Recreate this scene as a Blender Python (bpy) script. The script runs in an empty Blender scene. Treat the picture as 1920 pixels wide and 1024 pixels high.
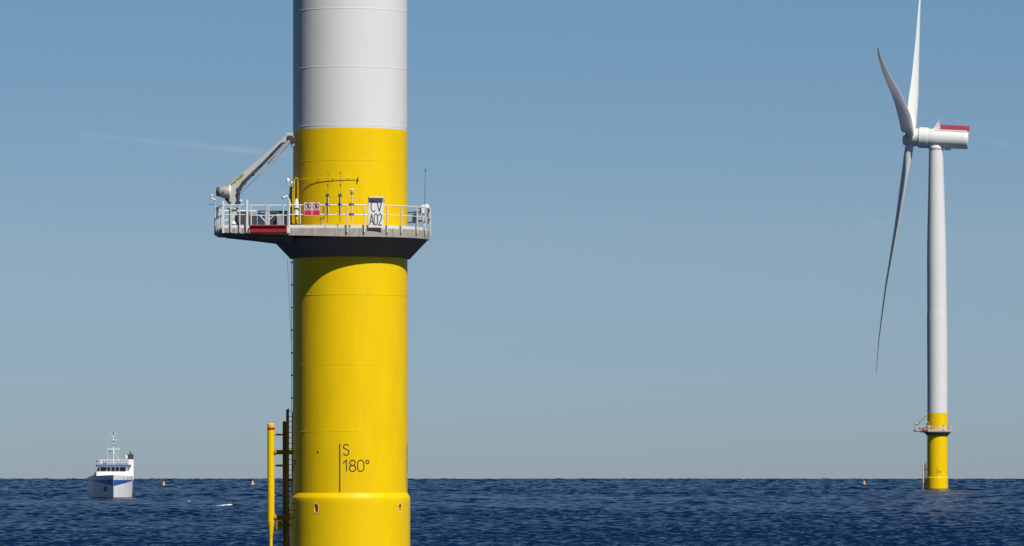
import bpy, math, random
import numpy as np
from mathutils import Vector, Matrix
rnd = random.Random(7)
R_ = math.radians
scene = bpy.context.scene
col = scene.collection

# ------------------------------------------------------------------ camera
F = 10000.0          # focal length in photograph pixels (photograph 1920 wide)
EYE = 5.9            # the camera stands on a boat, 5.9 m above the water
HY = 886.0           # true eye level in the photograph (the horizon dips below it)
cam_d = bpy.data.cameras.new('camera'); cam = bpy.data.objects.new('camera', cam_d); col.objects.link(cam)
cam_d.sensor_width = 36.0; cam_d.lens = F / 1920 * 36.0
cam_d.shift_y = (HY - 512) / 1920
cam_d.clip_start = 1.0; cam_d.clip_end = 60000
cam.location = (0, 0, EYE); cam.rotation_euler = (R_(90), 0, 0)
scene.camera = cam
SUN_AZ, SUN_EL = 33.0, 49.0      # sun behind the camera, 33 degrees to the right

# ------------------------------------------------------------------ world
w = bpy.data.worlds.new('World'); scene.world = w; w.use_nodes = True
nt = w.node_tree; nt.nodes.clear()
def wn(t, **k):
    n = nt.nodes.new(t)
    for a, b in k.items(): setattr(n, a, b)
    return n
def L(a, b): nt.links.new(a, b)
tc = wn('ShaderNodeTexCoord')
sp = wn('ShaderNodeSeparateXYZ'); L(tc.outputs['Generated'], sp.inputs[0])
def wm(op, a, b=None, c=None, clamp=False):
    n = wn('ShaderNodeMath', operation=op); n.use_clamp = clamp
    for i, v in enumerate((a, b, c)):
        if v is None: continue
        if isinstance(v, (int, float)): n.inputs[i].default_value = v
        else: L(v, n.inputs[i])
    return n.outputs[0]
X, Y, Z = sp.outputs
SKY_GAIN, SKY_LIFT = 2.6, 0.055
zz = wm('MULTIPLY_ADD', wm('MAXIMUM', Z, 0.0), SKY_GAIN, SKY_LIFT)
zz = wm('MINIMUM', zz, wm('MAXIMUM', wm('ADD', Z, 0.45), 0.0))
cb = wn('ShaderNodeCombineXYZ'); L(X, cb.inputs[0]); L(Y, cb.inputs[1]); L(zz, cb.inputs[2])
nm = wn('ShaderNodeVectorMath', operation='NORMALIZE'); L(cb.outputs[0], nm.inputs[0])
sky = wn('ShaderNodeTexSky', sky_type='NISHITA'); sky.sun_disc = False
sky.sun_elevation = R_(SUN_EL); sky.sun_rotation = R_(180 - SUN_AZ)
sky.altitude = 0; sky.air_density = 1.0; sky.dust_density = 0.9; sky.ozone_density = 2.5
L(nm.outputs[0], sky.inputs[0])
# faint contrails: bands round their own lines in the sky
yy = wm('MAXIMUM', Y, 0.02)
S_ = wm('DIVIDE', X, yy); T_ = wm('DIVIDE', Z, yy)
nz = wn('ShaderNodeTexNoise'); nz.inputs['Scale'].default_value = 160; nz.inputs['Detail'].default_value = 4
L(tc.outputs['Generated'], nz.inputs['Vector'])
def streak(x0, y0, x1, y1, x2, wid, amp):
    s0, s1, s2 = ((v - 960) / F for v in (x0, x1, x2)); t0, t1 = ((HY - v) / F for v in (y0, y1))
    k = (t1 - t0) / (s1 - s0)
    ln = wm('MULTIPLY_ADD', S_, k, t0 - k * s0)
    u = wm('DIVIDE', wm('SUBTRACT', T_, ln), wid / F)
    g = wm('POWER', 2.718, wm('MULTIPLY', wm('MULTIPLY', u, u), -1.0))
    a = wm('DIVIDE', wm('SUBTRACT', S_, s0), s1 - s0, clamp=True)
    b = wm('DIVIDE', wm('SUBTRACT', s2, S_), s2 - s1, clamp=True)
    m = wm('MULTIPLY', wm('MULTIPLY', g, a), b)
    return wm('MULTIPLY', wm('MULTIPLY', m, wm('MULTIPLY_ADD', nz.outputs[0], 1.2, -0.1, clamp=True)), amp)
c1 = streak(90, 246, 440, 280, 620, 5.5, 0.34)
c2 = streak(1560, 412, 1660, 418, 1760, 3, 0.14)
c3 = streak(1815, 258, 1870, 268, 1960, 4, 0.14)
cs = wm('ADD', wm('ADD', c1, c2), c3)
tint = wn('ShaderNodeMix', data_type='RGBA', blend_type='MULTIPLY'); tint.inputs[0].default_value = 1.0
L(sky.outputs[0], tint.inputs[6]); tr = wn('ShaderNodeValToRGB'); tr.color_ramp.interpolation = 'EASE'
L(wm('DIVIDE', wm('MAXIMUM', Z, 0.0), 0.2, clamp=True), tr.inputs[0])
TK = 0.70
while len(tr.color_ramp.elements) < 5: tr.color_ramp.elements.new(.5)
for el, (p_, c_) in zip(tr.color_ramp.elements, ((0.0, (.77, .78, .93)), (.02, (.81, .82, .905)), (.2175, (1.17, 1.15, 1.05)), (.435, (1.11, 1.325, 1.27)), (1.0, (1.0, 1.3, 1.35)))):
    el.position = p_; el.color = (*[v * TK for v in c_], 1)
tr.color_ramp.interpolation = 'LINEAR'
L(tr.outputs[0], tint.inputs[7])
mx = wn('ShaderNodeMix', data_type='RGBA'); L(cs, mx.inputs[0]); L(tint.outputs[2], mx.inputs[6]); mx.inputs[7].default_value = (5.0, 5.1, 5.3, 1)
# sky dimmed above the camera's view to weaken the ambient light
dk = wm('DIVIDE', wm('SUBTRACT', Z, 0.092), 0.11, clamp=True)
dm = wn('ShaderNodeMix', data_type='RGBA', blend_type='MULTIPLY'); dm.inputs[0].default_value = 1.0
L(mx.outputs[2], dm.inputs[6]); dcb = wn('ShaderNodeCombineXYZ')
for i_, k_ in enumerate((-0.94, -0.90, -0.80)): L(wm('MULTIPLY_ADD', dk, k_, 1.0), dcb.inputs[i_])
L(dcb.outputs[0], dm.inputs[7])
bg = wn('ShaderNodeBackground'); bg.inputs['Strength'].default_value = 0.08 / TK
L(dm.outputs[2], bg.inputs[0])
wo = wn('ShaderNodeOutputWorld'); L(bg.outputs[0], wo.inputs[0])

# ------------------------------------------------------------------ sun
sd = bpy.data.lights.new('sun', 'SUN'); sun = bpy.data.objects.new('sun', sd); col.objects.link(sun)
sd.energy = 5.0; sd.angle = R_(0.5); sd.color = (1.0, 0.965, 0.91)
tosun = Vector((math.sin(R_(SUN_AZ)) * math.cos(R_(SUN_EL)), -math.cos(R_(SUN_AZ)) * math.cos(R_(SUN_EL)), math.sin(R_(SUN_EL))))
sun.rotation_euler = tosun.to_track_quat('Z', 'Y').to_euler(); sun.location = (0, 0, 200)
scene.view_settings.view_transform = 'Standard'; scene.view_settings.look = 'None'
scene.view_settings.gamma = 1.0; scene.view_settings.exposure = 0.0
try: scene.view_settings.use_curve_mapping = False
except Exception: pass

# ------------------------------------------------------------------ materials
def new_mat(name):
    m = bpy.data.materials.new(name); m.use_nodes = True
    return m, m.node_tree, m.node_tree.nodes['Principled BSDF']
def mat(name, c, rough=0.5, metal=0.0, var=0.0, scale=3.0, stretch=(1, 1, 1), bump=0.0, spec=0.5, detail=4, dirt=None, dirt_amt=0.0, coat=0.0):
    m, t, b = new_mat(name)
    b.inputs['Base Color'].default_value = (*c, 1); b.inputs['Roughness'].default_value = rough
    b.inputs['Metallic'].default_value = metal; b.inputs['Specular IOR Level'].default_value = spec
    b.inputs['Coat Weight'].default_value = coat; b.inputs['Coat Roughness'].default_value = 0.12
    tcn = t.nodes.new('ShaderNodeTexCoord'); mp = t.nodes.new('ShaderNodeMapping'); mp.inputs['Scale'].default_value = stretch
    t.links.new(tcn.outputs['Object'], mp.inputs[0])
    n = t.nodes.new('ShaderNodeTexNoise'); n.inputs['Scale'].default_value = scale; n.inputs['Detail'].default_value = detail
    t.links.new(mp.outputs[0], n.inputs['Vector'])
    src = None
    if var:
        r = t.nodes.new('ShaderNodeValToRGB')
        r.color_ramp.elements[0].position = 0.3; r.color_ramp.elements[1].position = 0.7
        r.color_ramp.elements[0].color = (*[v * (1 - var) for v in c], 1); r.color_ramp.elements[1].color = (*[min(1, v * (1 + var)) for v in c], 1)
        t.links.new(n.outputs[0], r.inputs[0]); src = r.outputs[0]
    if dirt:
        n2 = t.nodes.new('ShaderNodeTexNoise'); n2.inputs['Scale'].default_value = 2.2; n2.inputs['Detail'].default_value = 7; n2.inputs['Roughness'].default_value = .65
        mp2 = t.nodes.new('ShaderNodeMapping'); mp2.inputs['Scale'].default_value = (2.5, 2.5, 0.18); mp2.inputs['Location'].default_value = (3, 1, 5)
        t.links.new(tcn.outputs['Object'], mp2.inputs[0]); t.links.new(mp2.outputs[0], n2.inputs['Vector'])
        r2 = t.nodes.new('ShaderNodeValToRGB'); r2.color_ramp.elements[0].position = 0.5; r2.color_ramp.elements[1].position = 0.78
        r2.color_ramp.elements[0].color = (0, 0, 0, 1); r2.color_ramp.elements[1].color = (dirt_amt,) * 3 + (1,)
        t.links.new(n2.outputs[0], r2.inputs[0])
        x = t.nodes.new('ShaderNodeMix'); x.data_type = 'RGBA'
        t.links.new(r2.outputs[0], x.inputs[0])
        if src: t.links.new(src, x.inputs[6])
        else: x.inputs[6].default_value = (*c, 1)
        x.inputs[7].default_value = (*dirt, 1); src = x.outputs[2]
    if src: t.links.new(src, b.inputs['Base Color'])
    rr = t.nodes.new('ShaderNodeMapRange'); rr.inputs['To Min'].default_value = max(0.03, rough - .06); rr.inputs['To Max'].default_value = min(1, rough + .06)
    t.links.new(n.outputs[0], rr.inputs['Value']); t.links.new(rr.outputs[0], b.inputs['Roughness'])
    if bump:
        bp = t.nodes.new('ShaderNodeBump'); bp.inputs['Strength'].default_value = 1.0; bp.inputs['Distance'].default_value = bump
        t.links.new(n.outputs[0], bp.inputs['Height']); t.links.new(bp.outputs[0], b.inputs['Normal'])
    return m
M = {}
M['yellow'] = mat('yellow_coating', (0.84, 0.555, 0.002), 0.42, spec=0.14, var=0.03, scale=1.1, stretch=(1, 1, .35), dirt=(0.50, 0.33, 0.03), dirt_amt=0.24, bump=0.006)
M['rim'] = mat('pale_worn_rim', (0.74, 0.66, 0.34), 0.5, var=0.08)
M['yellow_shaded'] = mat('shade_darkened_yellow_steel', (0.42, 0.26, 0.01), 0.55, var=0.2, scale=4, dirt=(0.10, 0.045, 0.015), dirt_amt=0.6, spec=.15)  # darkened copy of the yellow coating: the tower's shade put into its colour
M['white'] = mat('light_grey_tower_paint', (0.675, 0.68, 0.655), 0.42, spec=0.16, var=0.02, scale=.8, stretch=(1, 1, .3), dirt=(0.45, 0.45, 0.42), dirt_amt=0.12, bump=0.004)
M['blade'] = mat('blade_gelcoat', (0.68, 0.685, 0.66), 0.4, var=0.02)
M['mark'] = mat('brown_black_marking', (0.045, 0.018, 0.008), 0.6, var=0.1)
M['concrete'] = mat('weathered_concrete', (0.36, 0.33, 0.28), 0.85, var=0.16, scale=5, stretch=(1, 1, .5), detail=8, dirt=(0.15, 0.11, 0.08), dirt_amt=0.8, bump=0.01)
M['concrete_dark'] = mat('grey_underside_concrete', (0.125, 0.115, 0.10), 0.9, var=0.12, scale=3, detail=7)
M['galv'] = mat('galvanised_steel', (0.62, 0.63, 0.63), 0.5, metal=0.15, var=0.08, scale=8)
M['alu'] = mat('aluminium_rail', (0.72, 0.73, 0.72), 0.45, metal=0.1, var=0.05, scale=8)
M['boom'] = mat('crane_grey_paint', (0.46, 0.465, 0.45), 0.45, var=0.06, scale=4, dirt=(0.2, 0.19, 0.17), dirt_amt=.3)
M['drum'] = mat('winch_housing_paint', (0.36, 0.33, 0.30), 0.5, var=0.1, scale=5)
M['black'] = mat('black_rubber', (0.012, 0.013, 0.015), 0.6, var=0.2)
M['steel'] = mat('dark_steel', (0.06, 0.065, 0.075), 0.5, var=0.15, metal=.3)
M['navy'] = mat('dark_blue_cabinet', (0.03, 0.045, 0.07), 0.5, var=0.1)
M['grey'] = mat('grey_cabinet', (0.28, 0.31, 0.33), 0.5, var=0.06)
M['white_gloss'] = mat('white_paint', (0.78, 0.78, 0.76), 0.35, var=0.03)
M['red'] = mat('red_paint', (0.55, 0.018, 0.02), 0.45, var=0.08)
M['sign_red'] = mat('sign_red_panel', (0.60, 0.02, 0.025), 0.5, var=0.05)
M['sign_ring'] = mat('sign_purple_red_ring', (0.28, 0.03, 0.07), 0.5, var=0.05)
M['sign_white'] = mat('sign_white_panel', (0.70, 0.70, 0.68), 0.5, var=0.03)
M['sign_pink'] = mat('sign_pale_panel', (0.62, 0.52, 0.50), 0.5, var=0.05)
M['ink'] = mat('black_lettering', (0.02, 0.022, 0.03), 0.5, var=0.1)
M['lime'] = mat('lime_decal', (0.50, 0.52, 0.06), 0.5, var=0.05)
M['beige'] = mat('beige_machine_cover', (0.30, 0.27, 0.17), 0.5, var=0.12)
M['rust'] = mat('orange_brown_rust', (0.22, 0.10, 0.05), 0.7, var=0.2)
M['magenta'] = mat('red_helihoist_panel', (0.52, 0.055, 0.12), 0.5, var=0.12, scale=1.2)
M['hull'] = mat('white_hull_paint', (0.83, 0.82, 0.80), 0.38, var=0.03, scale=.7, dirt=(0.5, 0.42, 0.34), dirt_amt=.25)
M['blue'] = mat('blue_ship_paint', (0.02, 0.10, 0.42), 0.4, var=0.05)
M['roofblue'] = mat('blue_roof_edge', (0.05, 0.12, 0.30), 0.45, var=0.05)
M['glass'] = mat('dark_bridge_glass', (0.012, 0.016, 0.02), 0.12, var=0.1)
M['funnel'] = mat('dark_grey_funnel', (0.045, 0.045, 0.05), 0.6, var=0.1)
M['orange'] = mat('yellow_orange_buoy', (0.85, 0.50, 0.04), 0.5, var=0.1)
M['amber'] = mat('orange_buoy', (0.80, 0.42, 0.10), 0.5, var=0.1)
M['foam'] = mat('white_foam', (0.75, 0.77, 0.78), 0.9, var=0.08, scale=5, bump=.05)
M['weed'] = mat('dark_waterline_growth', (0.05, 0.045, 0.02), 0.8, var=0.3)
m, t, b = new_mat('clear_lens'); b.inputs['Base Color'].default_value = (.6, .62, .62, 1); b.inputs['Roughness'].default_value = .15; M['lens'] = m

# ------------------------------------------------------------------ mesh builder
class MB:
    def __init__(s): s.v = []; s.f = []
    def add(s, vs, fs):
        o = len(s.v); s.v += [tuple(v) for v in vs]; s.f += [tuple(i + o for i in f) for f in fs]; return s
    def box(s, c, size, rot=None, bev=0.0):
        hx, hy, hz = [k / 2 for k in size]
        if bev <= 0:
            vs = [Vector((x * hx, y * hy, z * hz)) for x in (-1, 1) for y in (-1, 1) for z in (-1, 1)]
            fs = [(0, 1, 3, 2), (4, 6, 7, 5), (0, 4, 5, 1), (2, 3, 7, 6), (0, 2, 6, 4), (1, 5, 7, 3)]
        else:
            b = bev; vs = []; fs = []
            ring = [(-hx + b, -hy), (hx - b, -hy), (hx, -hy + b), (hx, hy - b), (hx - b, hy), (-hx + b, hy), (-hx, hy - b), (-hx, -hy + b)]
            ins = [(-hx + b, -hy + b), (hx - b, -hy + b), (hx - b, -hy + b), (hx - b, hy - b), (hx - b, hy - b), (-hx + b, hy - b), (-hx + b, hy - b), (-hx + b, -hy + b)]
            for z, rg in ((-hz, ins), (-hz + b, ring), (hz - b, ring), (hz, ins)): vs += [Vector((x, y, z)) for x, y in rg]
            for k in range(3):
                for i in range(8): j = (i + 1) % 8; fs.append((k * 8 + i, k * 8 + j, k * 8 + 8 + j, k * 8 + 8 + i))
            fs.append(tuple(range(7, -1, -1))); fs.append(tuple(range(24, 32)))
        if rot is not None: vs = [rot @ v for v in vs]
        return s.add([v + Vector(c) for v in vs], fs)
    def tube(s, p0, p1, r, r1=None, n=10, cap=True):
        p0 = Vector(p0); p1 = Vector(p1); r1 = r if r1 is None else r1
        q = (p1 - p0).to_track_quat('Z', 'Y'); vs = []
        for p, rr in ((p0, r), (p1, r1)):
            for i in range(n): a = 2 * math.pi * i / n; vs.append(p + q @ Vector((rr * math.cos(a), rr * math.sin(a), 0)))
        fs = [(i, (i + 1) % n, n + (i + 1) % n, n + i) for i in range(n)]
        if cap: fs += [tuple(range(n - 1, -1, -1)), tuple(range(n, 2 * n))]
        return s.add(vs, fs)
    def path(s, pts, r, n=8, closed=False):
        pts = [Vector(p) for p in pts]; m_ = len(pts); vs = []; fs = []
        rr = r if isinstance(r, (list, tuple)) else [r] * m_
        up = Vector((0.0123, 0.017, 1)).normalized()
        for i, p in enumerate(pts):
            a = pts[i - 1] if (i > 0 or closed) else p; b = pts[(i + 1) % m_] if (i < m_ - 1 or closed) else p
            d = (b - a).normalized()
            u = up if abs(d.z) < .95 else Vector((0, 1, 0)); x = d.cross(u).normalized(); y = x.cross(d).normalized()
            for k in range(n): an = 2 * math.pi * k / n; vs.append(p + (x * math.cos(an) + y * math.sin(an)) * rr[i])
        for i in range(m_ if closed else m_ - 1):
            j = (i + 1) % m_
            for k in range(n): l = (k + 1) % n; fs.append((i * n + k, i * n + l, j * n + l, j * n + k))
        if not closed: fs += [tuple(range(n - 1, -1, -1)), tuple((m_ - 1) * n + k for k in range(n))]
        return s.add(vs, fs)
    def lathe(s, prof, n=48, c=(0, 0, 0), axis=None, cap=True):
        vs = []; fs = []; c = Vector(c)
        q = Vector(axis).to_track_quat('Z', 'Y') if axis is not None else None
        for r, z in prof:
            for i in range(n):
                a = 2 * math.pi * i / n; p = Vector((r * math.cos(a), r * math.sin(a), z))
                vs.append(c + (q @ p if q else p))
        for k in range(len(prof) - 1):
            for i in range(n): j = (i + 1) % n; fs.append((k * n + i, k * n + j, k * n + n + j, k * n + n + i))
        if cap:
            fs.append(tuple(range(n - 1, -1, -1))); fs.append(tuple((len(prof) - 1) * n + i for i in range(n)))
        return s.add(vs, fs)
    def loft(s, rings, cap=True, closed=True):
        n = len(rings[0]); vs = [p for r in rings for p in r]; fs = []
        for k in range(len(rings) - 1):
            for i in range(n if closed else n - 1): j = (i + 1) % n; fs.append((k * n + i, k * n + j, k * n + n + j, k * n + n + i))
        if cap: fs.append(tuple(range(n - 1, -1, -1))); fs.append(tuple((len(rings) - 1) * n + i for i in range(n)))
        return s.add(vs, fs)
    def prism(s, outline, z0, z1):
        return s.loft([[(x, y, z0) for x, y in outline], [(x, y, z1) for x, y in outline]])
    def build(s, name, m, parent=None, base=(0, 0, 0), angle=35, flip=False):
        me = bpy.data.meshes.new(name); B = Vector(base)
        me.from_pydata([Vector(v) - B for v in s.v], [], s.f); me.validate()
        import bmesh
        bm = bmesh.new(); bm.from_mesh(me)
        if not flip: bmesh.ops.recalc_face_normals(bm, faces=bm.faces)
        bm.to_mesh(me); bm.free()
        for p in me.polygons: p.use_smooth = True
        me.set_sharp_from_angle(angle=R_(angle))
        me.materials.append(M[m] if isinstance(m, str) else m)
        o = bpy.data.objects.new(name, me); col.objects.link(o)
        if parent: o.parent = parent
        else: o.location = B
        return o
def tag(o, label=None, cat=None, group=None, kind=None):
    if label: o['label'] = label
    if cat: o['category'] = cat
    if group: o['group'] = group
    if kind: o['kind'] = kind
    return o
class Thing:
    """an Empty at the base of one thing; its parts are given in the coordinates of its place"""
    def __init__(s, name, label, cat, base, group=None, origin=None):
        s.base = Vector(base); s.e = bpy.data.objects.new(name, None); col.objects.link(s.e); s.e.empty_display_size = .3
        s.e.location = s.base + (origin if origin is not None else Vector((0, 0, 0)))
        tag(s.e, label, cat, group)
    def part(s, name, mb, m, parent=None, angle=35, label=None):
        o = mb.build(name, m, parent or s.e, s.base, angle)
        if label: o['label'] = label
        return o
def copy_tree(o, parent=None):
    c = o.copy(); col.objects.link(c); c.parent = parent
    for ch in list(o.children): copy_tree(ch, c)
    return c

# ------------------------------------------------------------------ stroke lettering
def arc(cx, cy, rx, ry, a0, a1, n=18):
    return [(cx + rx * math.cos(R_(a0 + (a1 - a0) * i / n)), cy + ry * math.sin(R_(a0 + (a1 - a0) * i / n))) for i in range(n + 1)]
GL = {  # glyph: (advance, strokes) in units of the letter height
 'S': (.70, [arc(.30, .755, .25, .245, 25, 200, 14) + arc(.30, .26, .27, .26, 80, -160, 18)[2:]]),
 '1': (.52, [[(.02, .74), (.30, 1.0), (.30, 0)]]),
 '8': (.72, [arc(.31, .76, .23, .24, 0, 360, 24), arc(.31, .265, .28, .265, 0, 360, 24)]),
 '0': (.74, [arc(.31, .68, .28, .32, 0, 180, 14) + arc(.31, .32, .28, .32, 180, 360, 14) + [(.59, .68)]]),
 '\u00b0': (.40, [arc(.17, .84, .145, .15, 0, 360, 20)]),
 'W': (1.0, [[(.02, 1), (.24, 0), (.47, 1), (.70, 0), (.92, 1)]]),
 'E': (.62, [[(.52, 1), (.04, 1), (.04, 0), (.52, 0)], [(.04, .52), (.46, .52)]]),
 'N': (.76, [[(.04, 0), (.04, 1), (.62, 0), (.62, 1)]]),
 '2': (.68, [arc(.29, .73, .26, .27, 165, -30, 14) + [(.02, 0), (.58, 0)]]),
 '7': (.66, [[(.02, 1), (.56, 1), (.20, 0)]]),
 '9': (.70, [arc(.30, .71, .27, .29, 0, 360, 22), arc(.30, .30, .27, .30, 0, -140, 10), [(.57, .71), (.57, .30)]]),
 '3': (.68, [arc(.27, .75, .24, .25, 150, -90, 14) + arc(.27, .25, .28, .25, 90, -150, 16)]),
 '6': (.70, [arc(.31, .30, .27, .30, 0, 360, 22), [(.04, .30), (.04, .7)] + arc(.31, .7, .27, .3, 180, 40, 10)]),
 'C': (.74, [arc(.33, .66, .29, .34, 40, 180, 12) + arc(.33, .34, .29, .34, 180, 320, 12)]),
 'V': (.70, [[(.02, 1), (.33, 0), (.64, 1)]]),
 'A': (.74, [[(.02, 0), (.34, 1), (.66, 0)], [(.13, .33), (.55, .33)]]),
 'P': (.62, [[(.05, 0), (.05, 1), (.32, 1)] + arc(.32, .75, .2, .25, 90, -90, 8) + [(.05, .5)]]),
 'L': (.54, [[(.05, 1), (.05, 0), (.45, 0)]]),
 'F': (.56, [[(.05, 0), (.05, 1), (.48, 1)], [(.05, .52), (.42, .52)]]),
 'I': (.24, [[(.08, 0), (.08, 1)]]),
 'G': (.72, [arc(.33, .66, .28, .34, 40, 180, 10) + arc(.33, .34, .28, .34, 180, 350, 10) + [(.61, .48), (.38, .48)]]),
 'R': (.62, [[(.05, 0), (.05, 1), (.32, 1)] + arc(.32, .75, .2, .25, 90, -90, 8) + [(.05, .5)], [(.3, .5), (.54, 0)]]),
}
def dens(pl, step):
    out = [pl[0]]
    for a, b in zip(pl, pl[1:]):
        d = math.hypot(b[0] - a[0], b[1] - a[1]); n = max(1, int(d / step))
        for i in range(1, n + 1): out.append((a[0] + (b[0] - a[0]) * i / n, a[1] + (b[1] - a[1]) * i / n))
    return out
def ribbon(mb, pl, wd, fn):
    """flat ribbon of width wd along a 2-D line, placed by fn(u, v)"""
    n = len(pl); vs = []
    for i, p in enumerate(pl):
        a = pl[max(0, i - 1)]; b = pl[min(n - 1, i + 1)]
        def un(p, q):
            d = math.hypot(q[0] - p[0], q[1] - p[1]) or 1; return ((q[0] - p[0]) / d, (q[1] - p[1]) / d)
        d0 = un(a, p) if i else un(p, b); d1 = un(p, b) if i < n - 1 else d0
        t_ = (d0[0] + d1[0], d0[1] + d1[1]); l = math.hypot(*t_) or 1; t_ = (t_[0] / l, t_[1] / l)
        k = 1 / max(.45, t_[0] * d0[0] + t_[1] * d0[1])
        nx, ny = -t_[1] * wd / 2 * k, t_[0] * wd / 2 * k
        vs.append(fn(p[0] + nx, p[1] + ny)); vs.append(fn(p[0] - nx, p[1] - ny))
    mb.add(vs, [(2 * i, 2 * i + 1, 2 * i + 3, 2 * i + 2) for i in range(n - 1)])
def write(mb, text, u, v, h, wd, fn, sx=1.0, step=.05):
    for ch in text:
        if ch == ' ': u += .4 * h * sx; continue
        adv, st = GL[ch]
        for pl in st: ribbon(mb, dens([(u + x * h * sx, v + y * h) for x, y in pl], step), wd, fn)
        u += adv * h * sx
    return u

# ------------------------------------------------------------------ the sea: one curved sheet
RE = 6.5e6
def drop(d): return d * d / (2 * RE)
def make_sea():
    rng = np.random.default_rng(3); NF = 960
    r = [0.5]
    while r[-1] < 11500:
        q = r[-1]; r.append(q * (1.06 if q < 300 else 1.004 if q < 400 else 1.0009 if q < 800 else 1.0011))
    r = np.array(r); nr = len(r)
    fine = np.linspace(-0.115, 0.115, NF)
    coarse = np.linspace(0.115, 2 * math.pi - 0.115, 90)[1:-1]
    th = np.concatenate([fine, coarse]); nc = len(th)
    RR, TT = [q_.astype(np.float32) for q_ in np.meshgrid(r, th, indexing='ij')]
    x = RR * np.sin(TT); y = RR * np.cos(TT)
    z = np.zeros_like(x); dx = np.zeros_like(x); dy = np.zeros_like(x)
    N = 72
    lam = np.geomspace(0.5, 60, N) * rng.uniform(.93, 1.07, N)
    wind = R_(200)          # waves run towards the camera and to the left
    ang = wind + rng.normal(0, R_(44), N)
    ph = rng.uniform(0, 2 * math.pi, N)
    dr = np.gradient(r)[:, None] * 1.0
    fadein = np.clip((RR - 6) / 40, 0, 1) * .75 + .25
    gs = np.clip((lam[None, :] - 2.0 * dr) / (1.0 * dr), 0, 1)
    Lc = np.maximum(2.0, 1.9 * dr)
    sts = np.interp(r, [0, 700, 1400], [.054, .057, .082])[:, None] * np.minimum(1.0, Lc / lam[None, :])
    for i in range(N):
        k = 2 * math.pi / lam[i]
        st = sts[:, i:i + 1]
        a = st / k
        # leave out what the grid cannot carry; keep it inside the view only
        g = gs[:, i:i + 1]
        p = (x * np.float32(k * math.sin(ang[i])) + y * np.float32(k * math.cos(ang[i]))) + np.float32(ph[i])
        s_, c_ = np.sin(p), np.cos(p)
        ag = (a * g).astype(np.float32); z += ag * c_; s_ *= ag; dx -= s_ * np.float32(math.sin(ang[i])); dy -= s_ * np.float32(math.cos(ang[i]))
    # gustier and calmer patches
    pat = 1 + .28 * np.sin(x * .021 + 1.3 * np.sin(y * .006)) * np.sin(y * .013 + .7 + np.sin(x * .011))
    inview = np.zeros(nc); inview[:NF] = 1
    edge = np.ones(nc); edge[:NF] = np.clip((0.115 - np.abs(fine)) / .01, 0, 1); edge[NF:] = 0
    amp = pat * (edge[None, :] * 1.0 + (1 - edge[None, :]) * np.clip(1 - RR / 260, 0, 1)) * fadein
    X = x + dx * amp * .9; Y = y + dy * amp * .9; Z = z * amp - (x * x + y * y) / (2 * RE)
    co = np.stack([X, Y, Z], -1).reshape(-1, 3)
    co = np.concatenate([co, [[0, 0, -0.02]]]).astype(np.float32)
    i = np.arange(nr - 1)[:, None]; j = np.arange(nc)[None, :]; j2 = (j + 1) % nc
    q = np.stack([i * nc + j, i * nc + j2, (i + 1) * nc + j2, (i + 1) * nc + j], -1).reshape(-1, 4)
    q = q[:, ::-1]
    tri = np.stack([np.full(nc, nr * nc), (np.arange(nc) + 1) % nc, np.arange(nc)], -1)[:, ::-1]
    tri = tri[:, ::-1]
    loops = np.concatenate([q.ravel(), tri.ravel()]).astype(np.int32)
    starts = np.concatenate([np.arange(len(q)) * 4, len(q) * 4 + np.arange(nc) * 3]).astype(np.int32)
    me = bpy.data.meshes.new('sea')
    me.vertices.add(len(co)); me.vertices.foreach_set('co', co.ravel())
    me.loops.add(len(loops)); me.loops.foreach_set('vertex_index', loops)
    me.polygons.add(len(starts)); me.polygons.foreach_set('loop_start', starts)
    me.polygons.foreach_set('use_smooth', np.ones(len(starts), dtype=bool))
    me.update(calc_edges=True)
    if me.polygons[len(q) // 2].normal.z < 0: me.flip_normals()
    o = bpy.data.objects.new('sea', me); col.objects.link(o); o['kind'] = 'structure'
    m, t, b = new_mat('sea_water')
    b.inputs['Base Color'].default_value = (0.003, 0.019, 0.066, 1)
    b.inputs['Roughness'].default_value = 0.12; b.inputs['IOR'].default_value = 1.333
    b.inputs['Specular IOR Level'].default_value = 0.5
    g = t.nodes.new('ShaderNodeNewGeometry')
    mp = t.nodes.new('ShaderNodeMapping'); mp.inputs['Scale'].default_value = (1, .8, 0)
    t.links.new(g.outputs['Position'], mp.inputs[0])
    n1 = t.nodes.new('ShaderNodeTexNoise'); n1.inputs['Scale'].default_value = 1.6; n1.inputs['Detail'].default_value = 5; n1.inputs['Roughness'].default_value = .6
    t.links.new(mp.outputs[0], n1.inputs['Vector'])
    bp = t.nodes.new('ShaderNodeBump'); bp.inputs['Strength'].default_value = 1; bp.inputs['Distance'].default_value = .22
    t.links.new(n1.outputs[0], bp.inputs['Height']); # ripples too small for the mesh: tilt the normal by a fine noise, more where the mesh carries fewer waves
    n2 = t.nodes.new('ShaderNodeTexNoise'); n2.inputs['Scale'].default_value = 0.9; n2.inputs['Detail'].default_value = 3
    mp3 = t.nodes.new('ShaderNodeMapping'); mp3.inputs['Scale'].default_value = (.8, 1, 0)
    t.links.new(g.outputs['Position'], mp3.inputs[0]); t.links.new(mp3.outputs[0], n2.inputs['Vector'])
    ln = t.nodes.new('ShaderNodeVectorMath'); ln.operation = 'LENGTH'; t.links.new(g.outputs['Position'], ln.inputs[0])
    mr = t.nodes.new('ShaderNodeMapRange'); mr.inputs['From Min'].default_value = 450; mr.inputs['From Max'].default_value = 1800
    mr.inputs['To Min'].default_value = .2; mr.inputs['To Max'].default_value = .7
    t.links.new(ln.outputs['Value'], mr.inputs['Value'])
    sb = t.nodes.new('ShaderNodeVectorMath'); sb.operation = 'SUBTRACT'; t.links.new(n2.outputs['Color'], sb.inputs[0]); sb.inputs[1].default_value = (.5, .5, .5)
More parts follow.
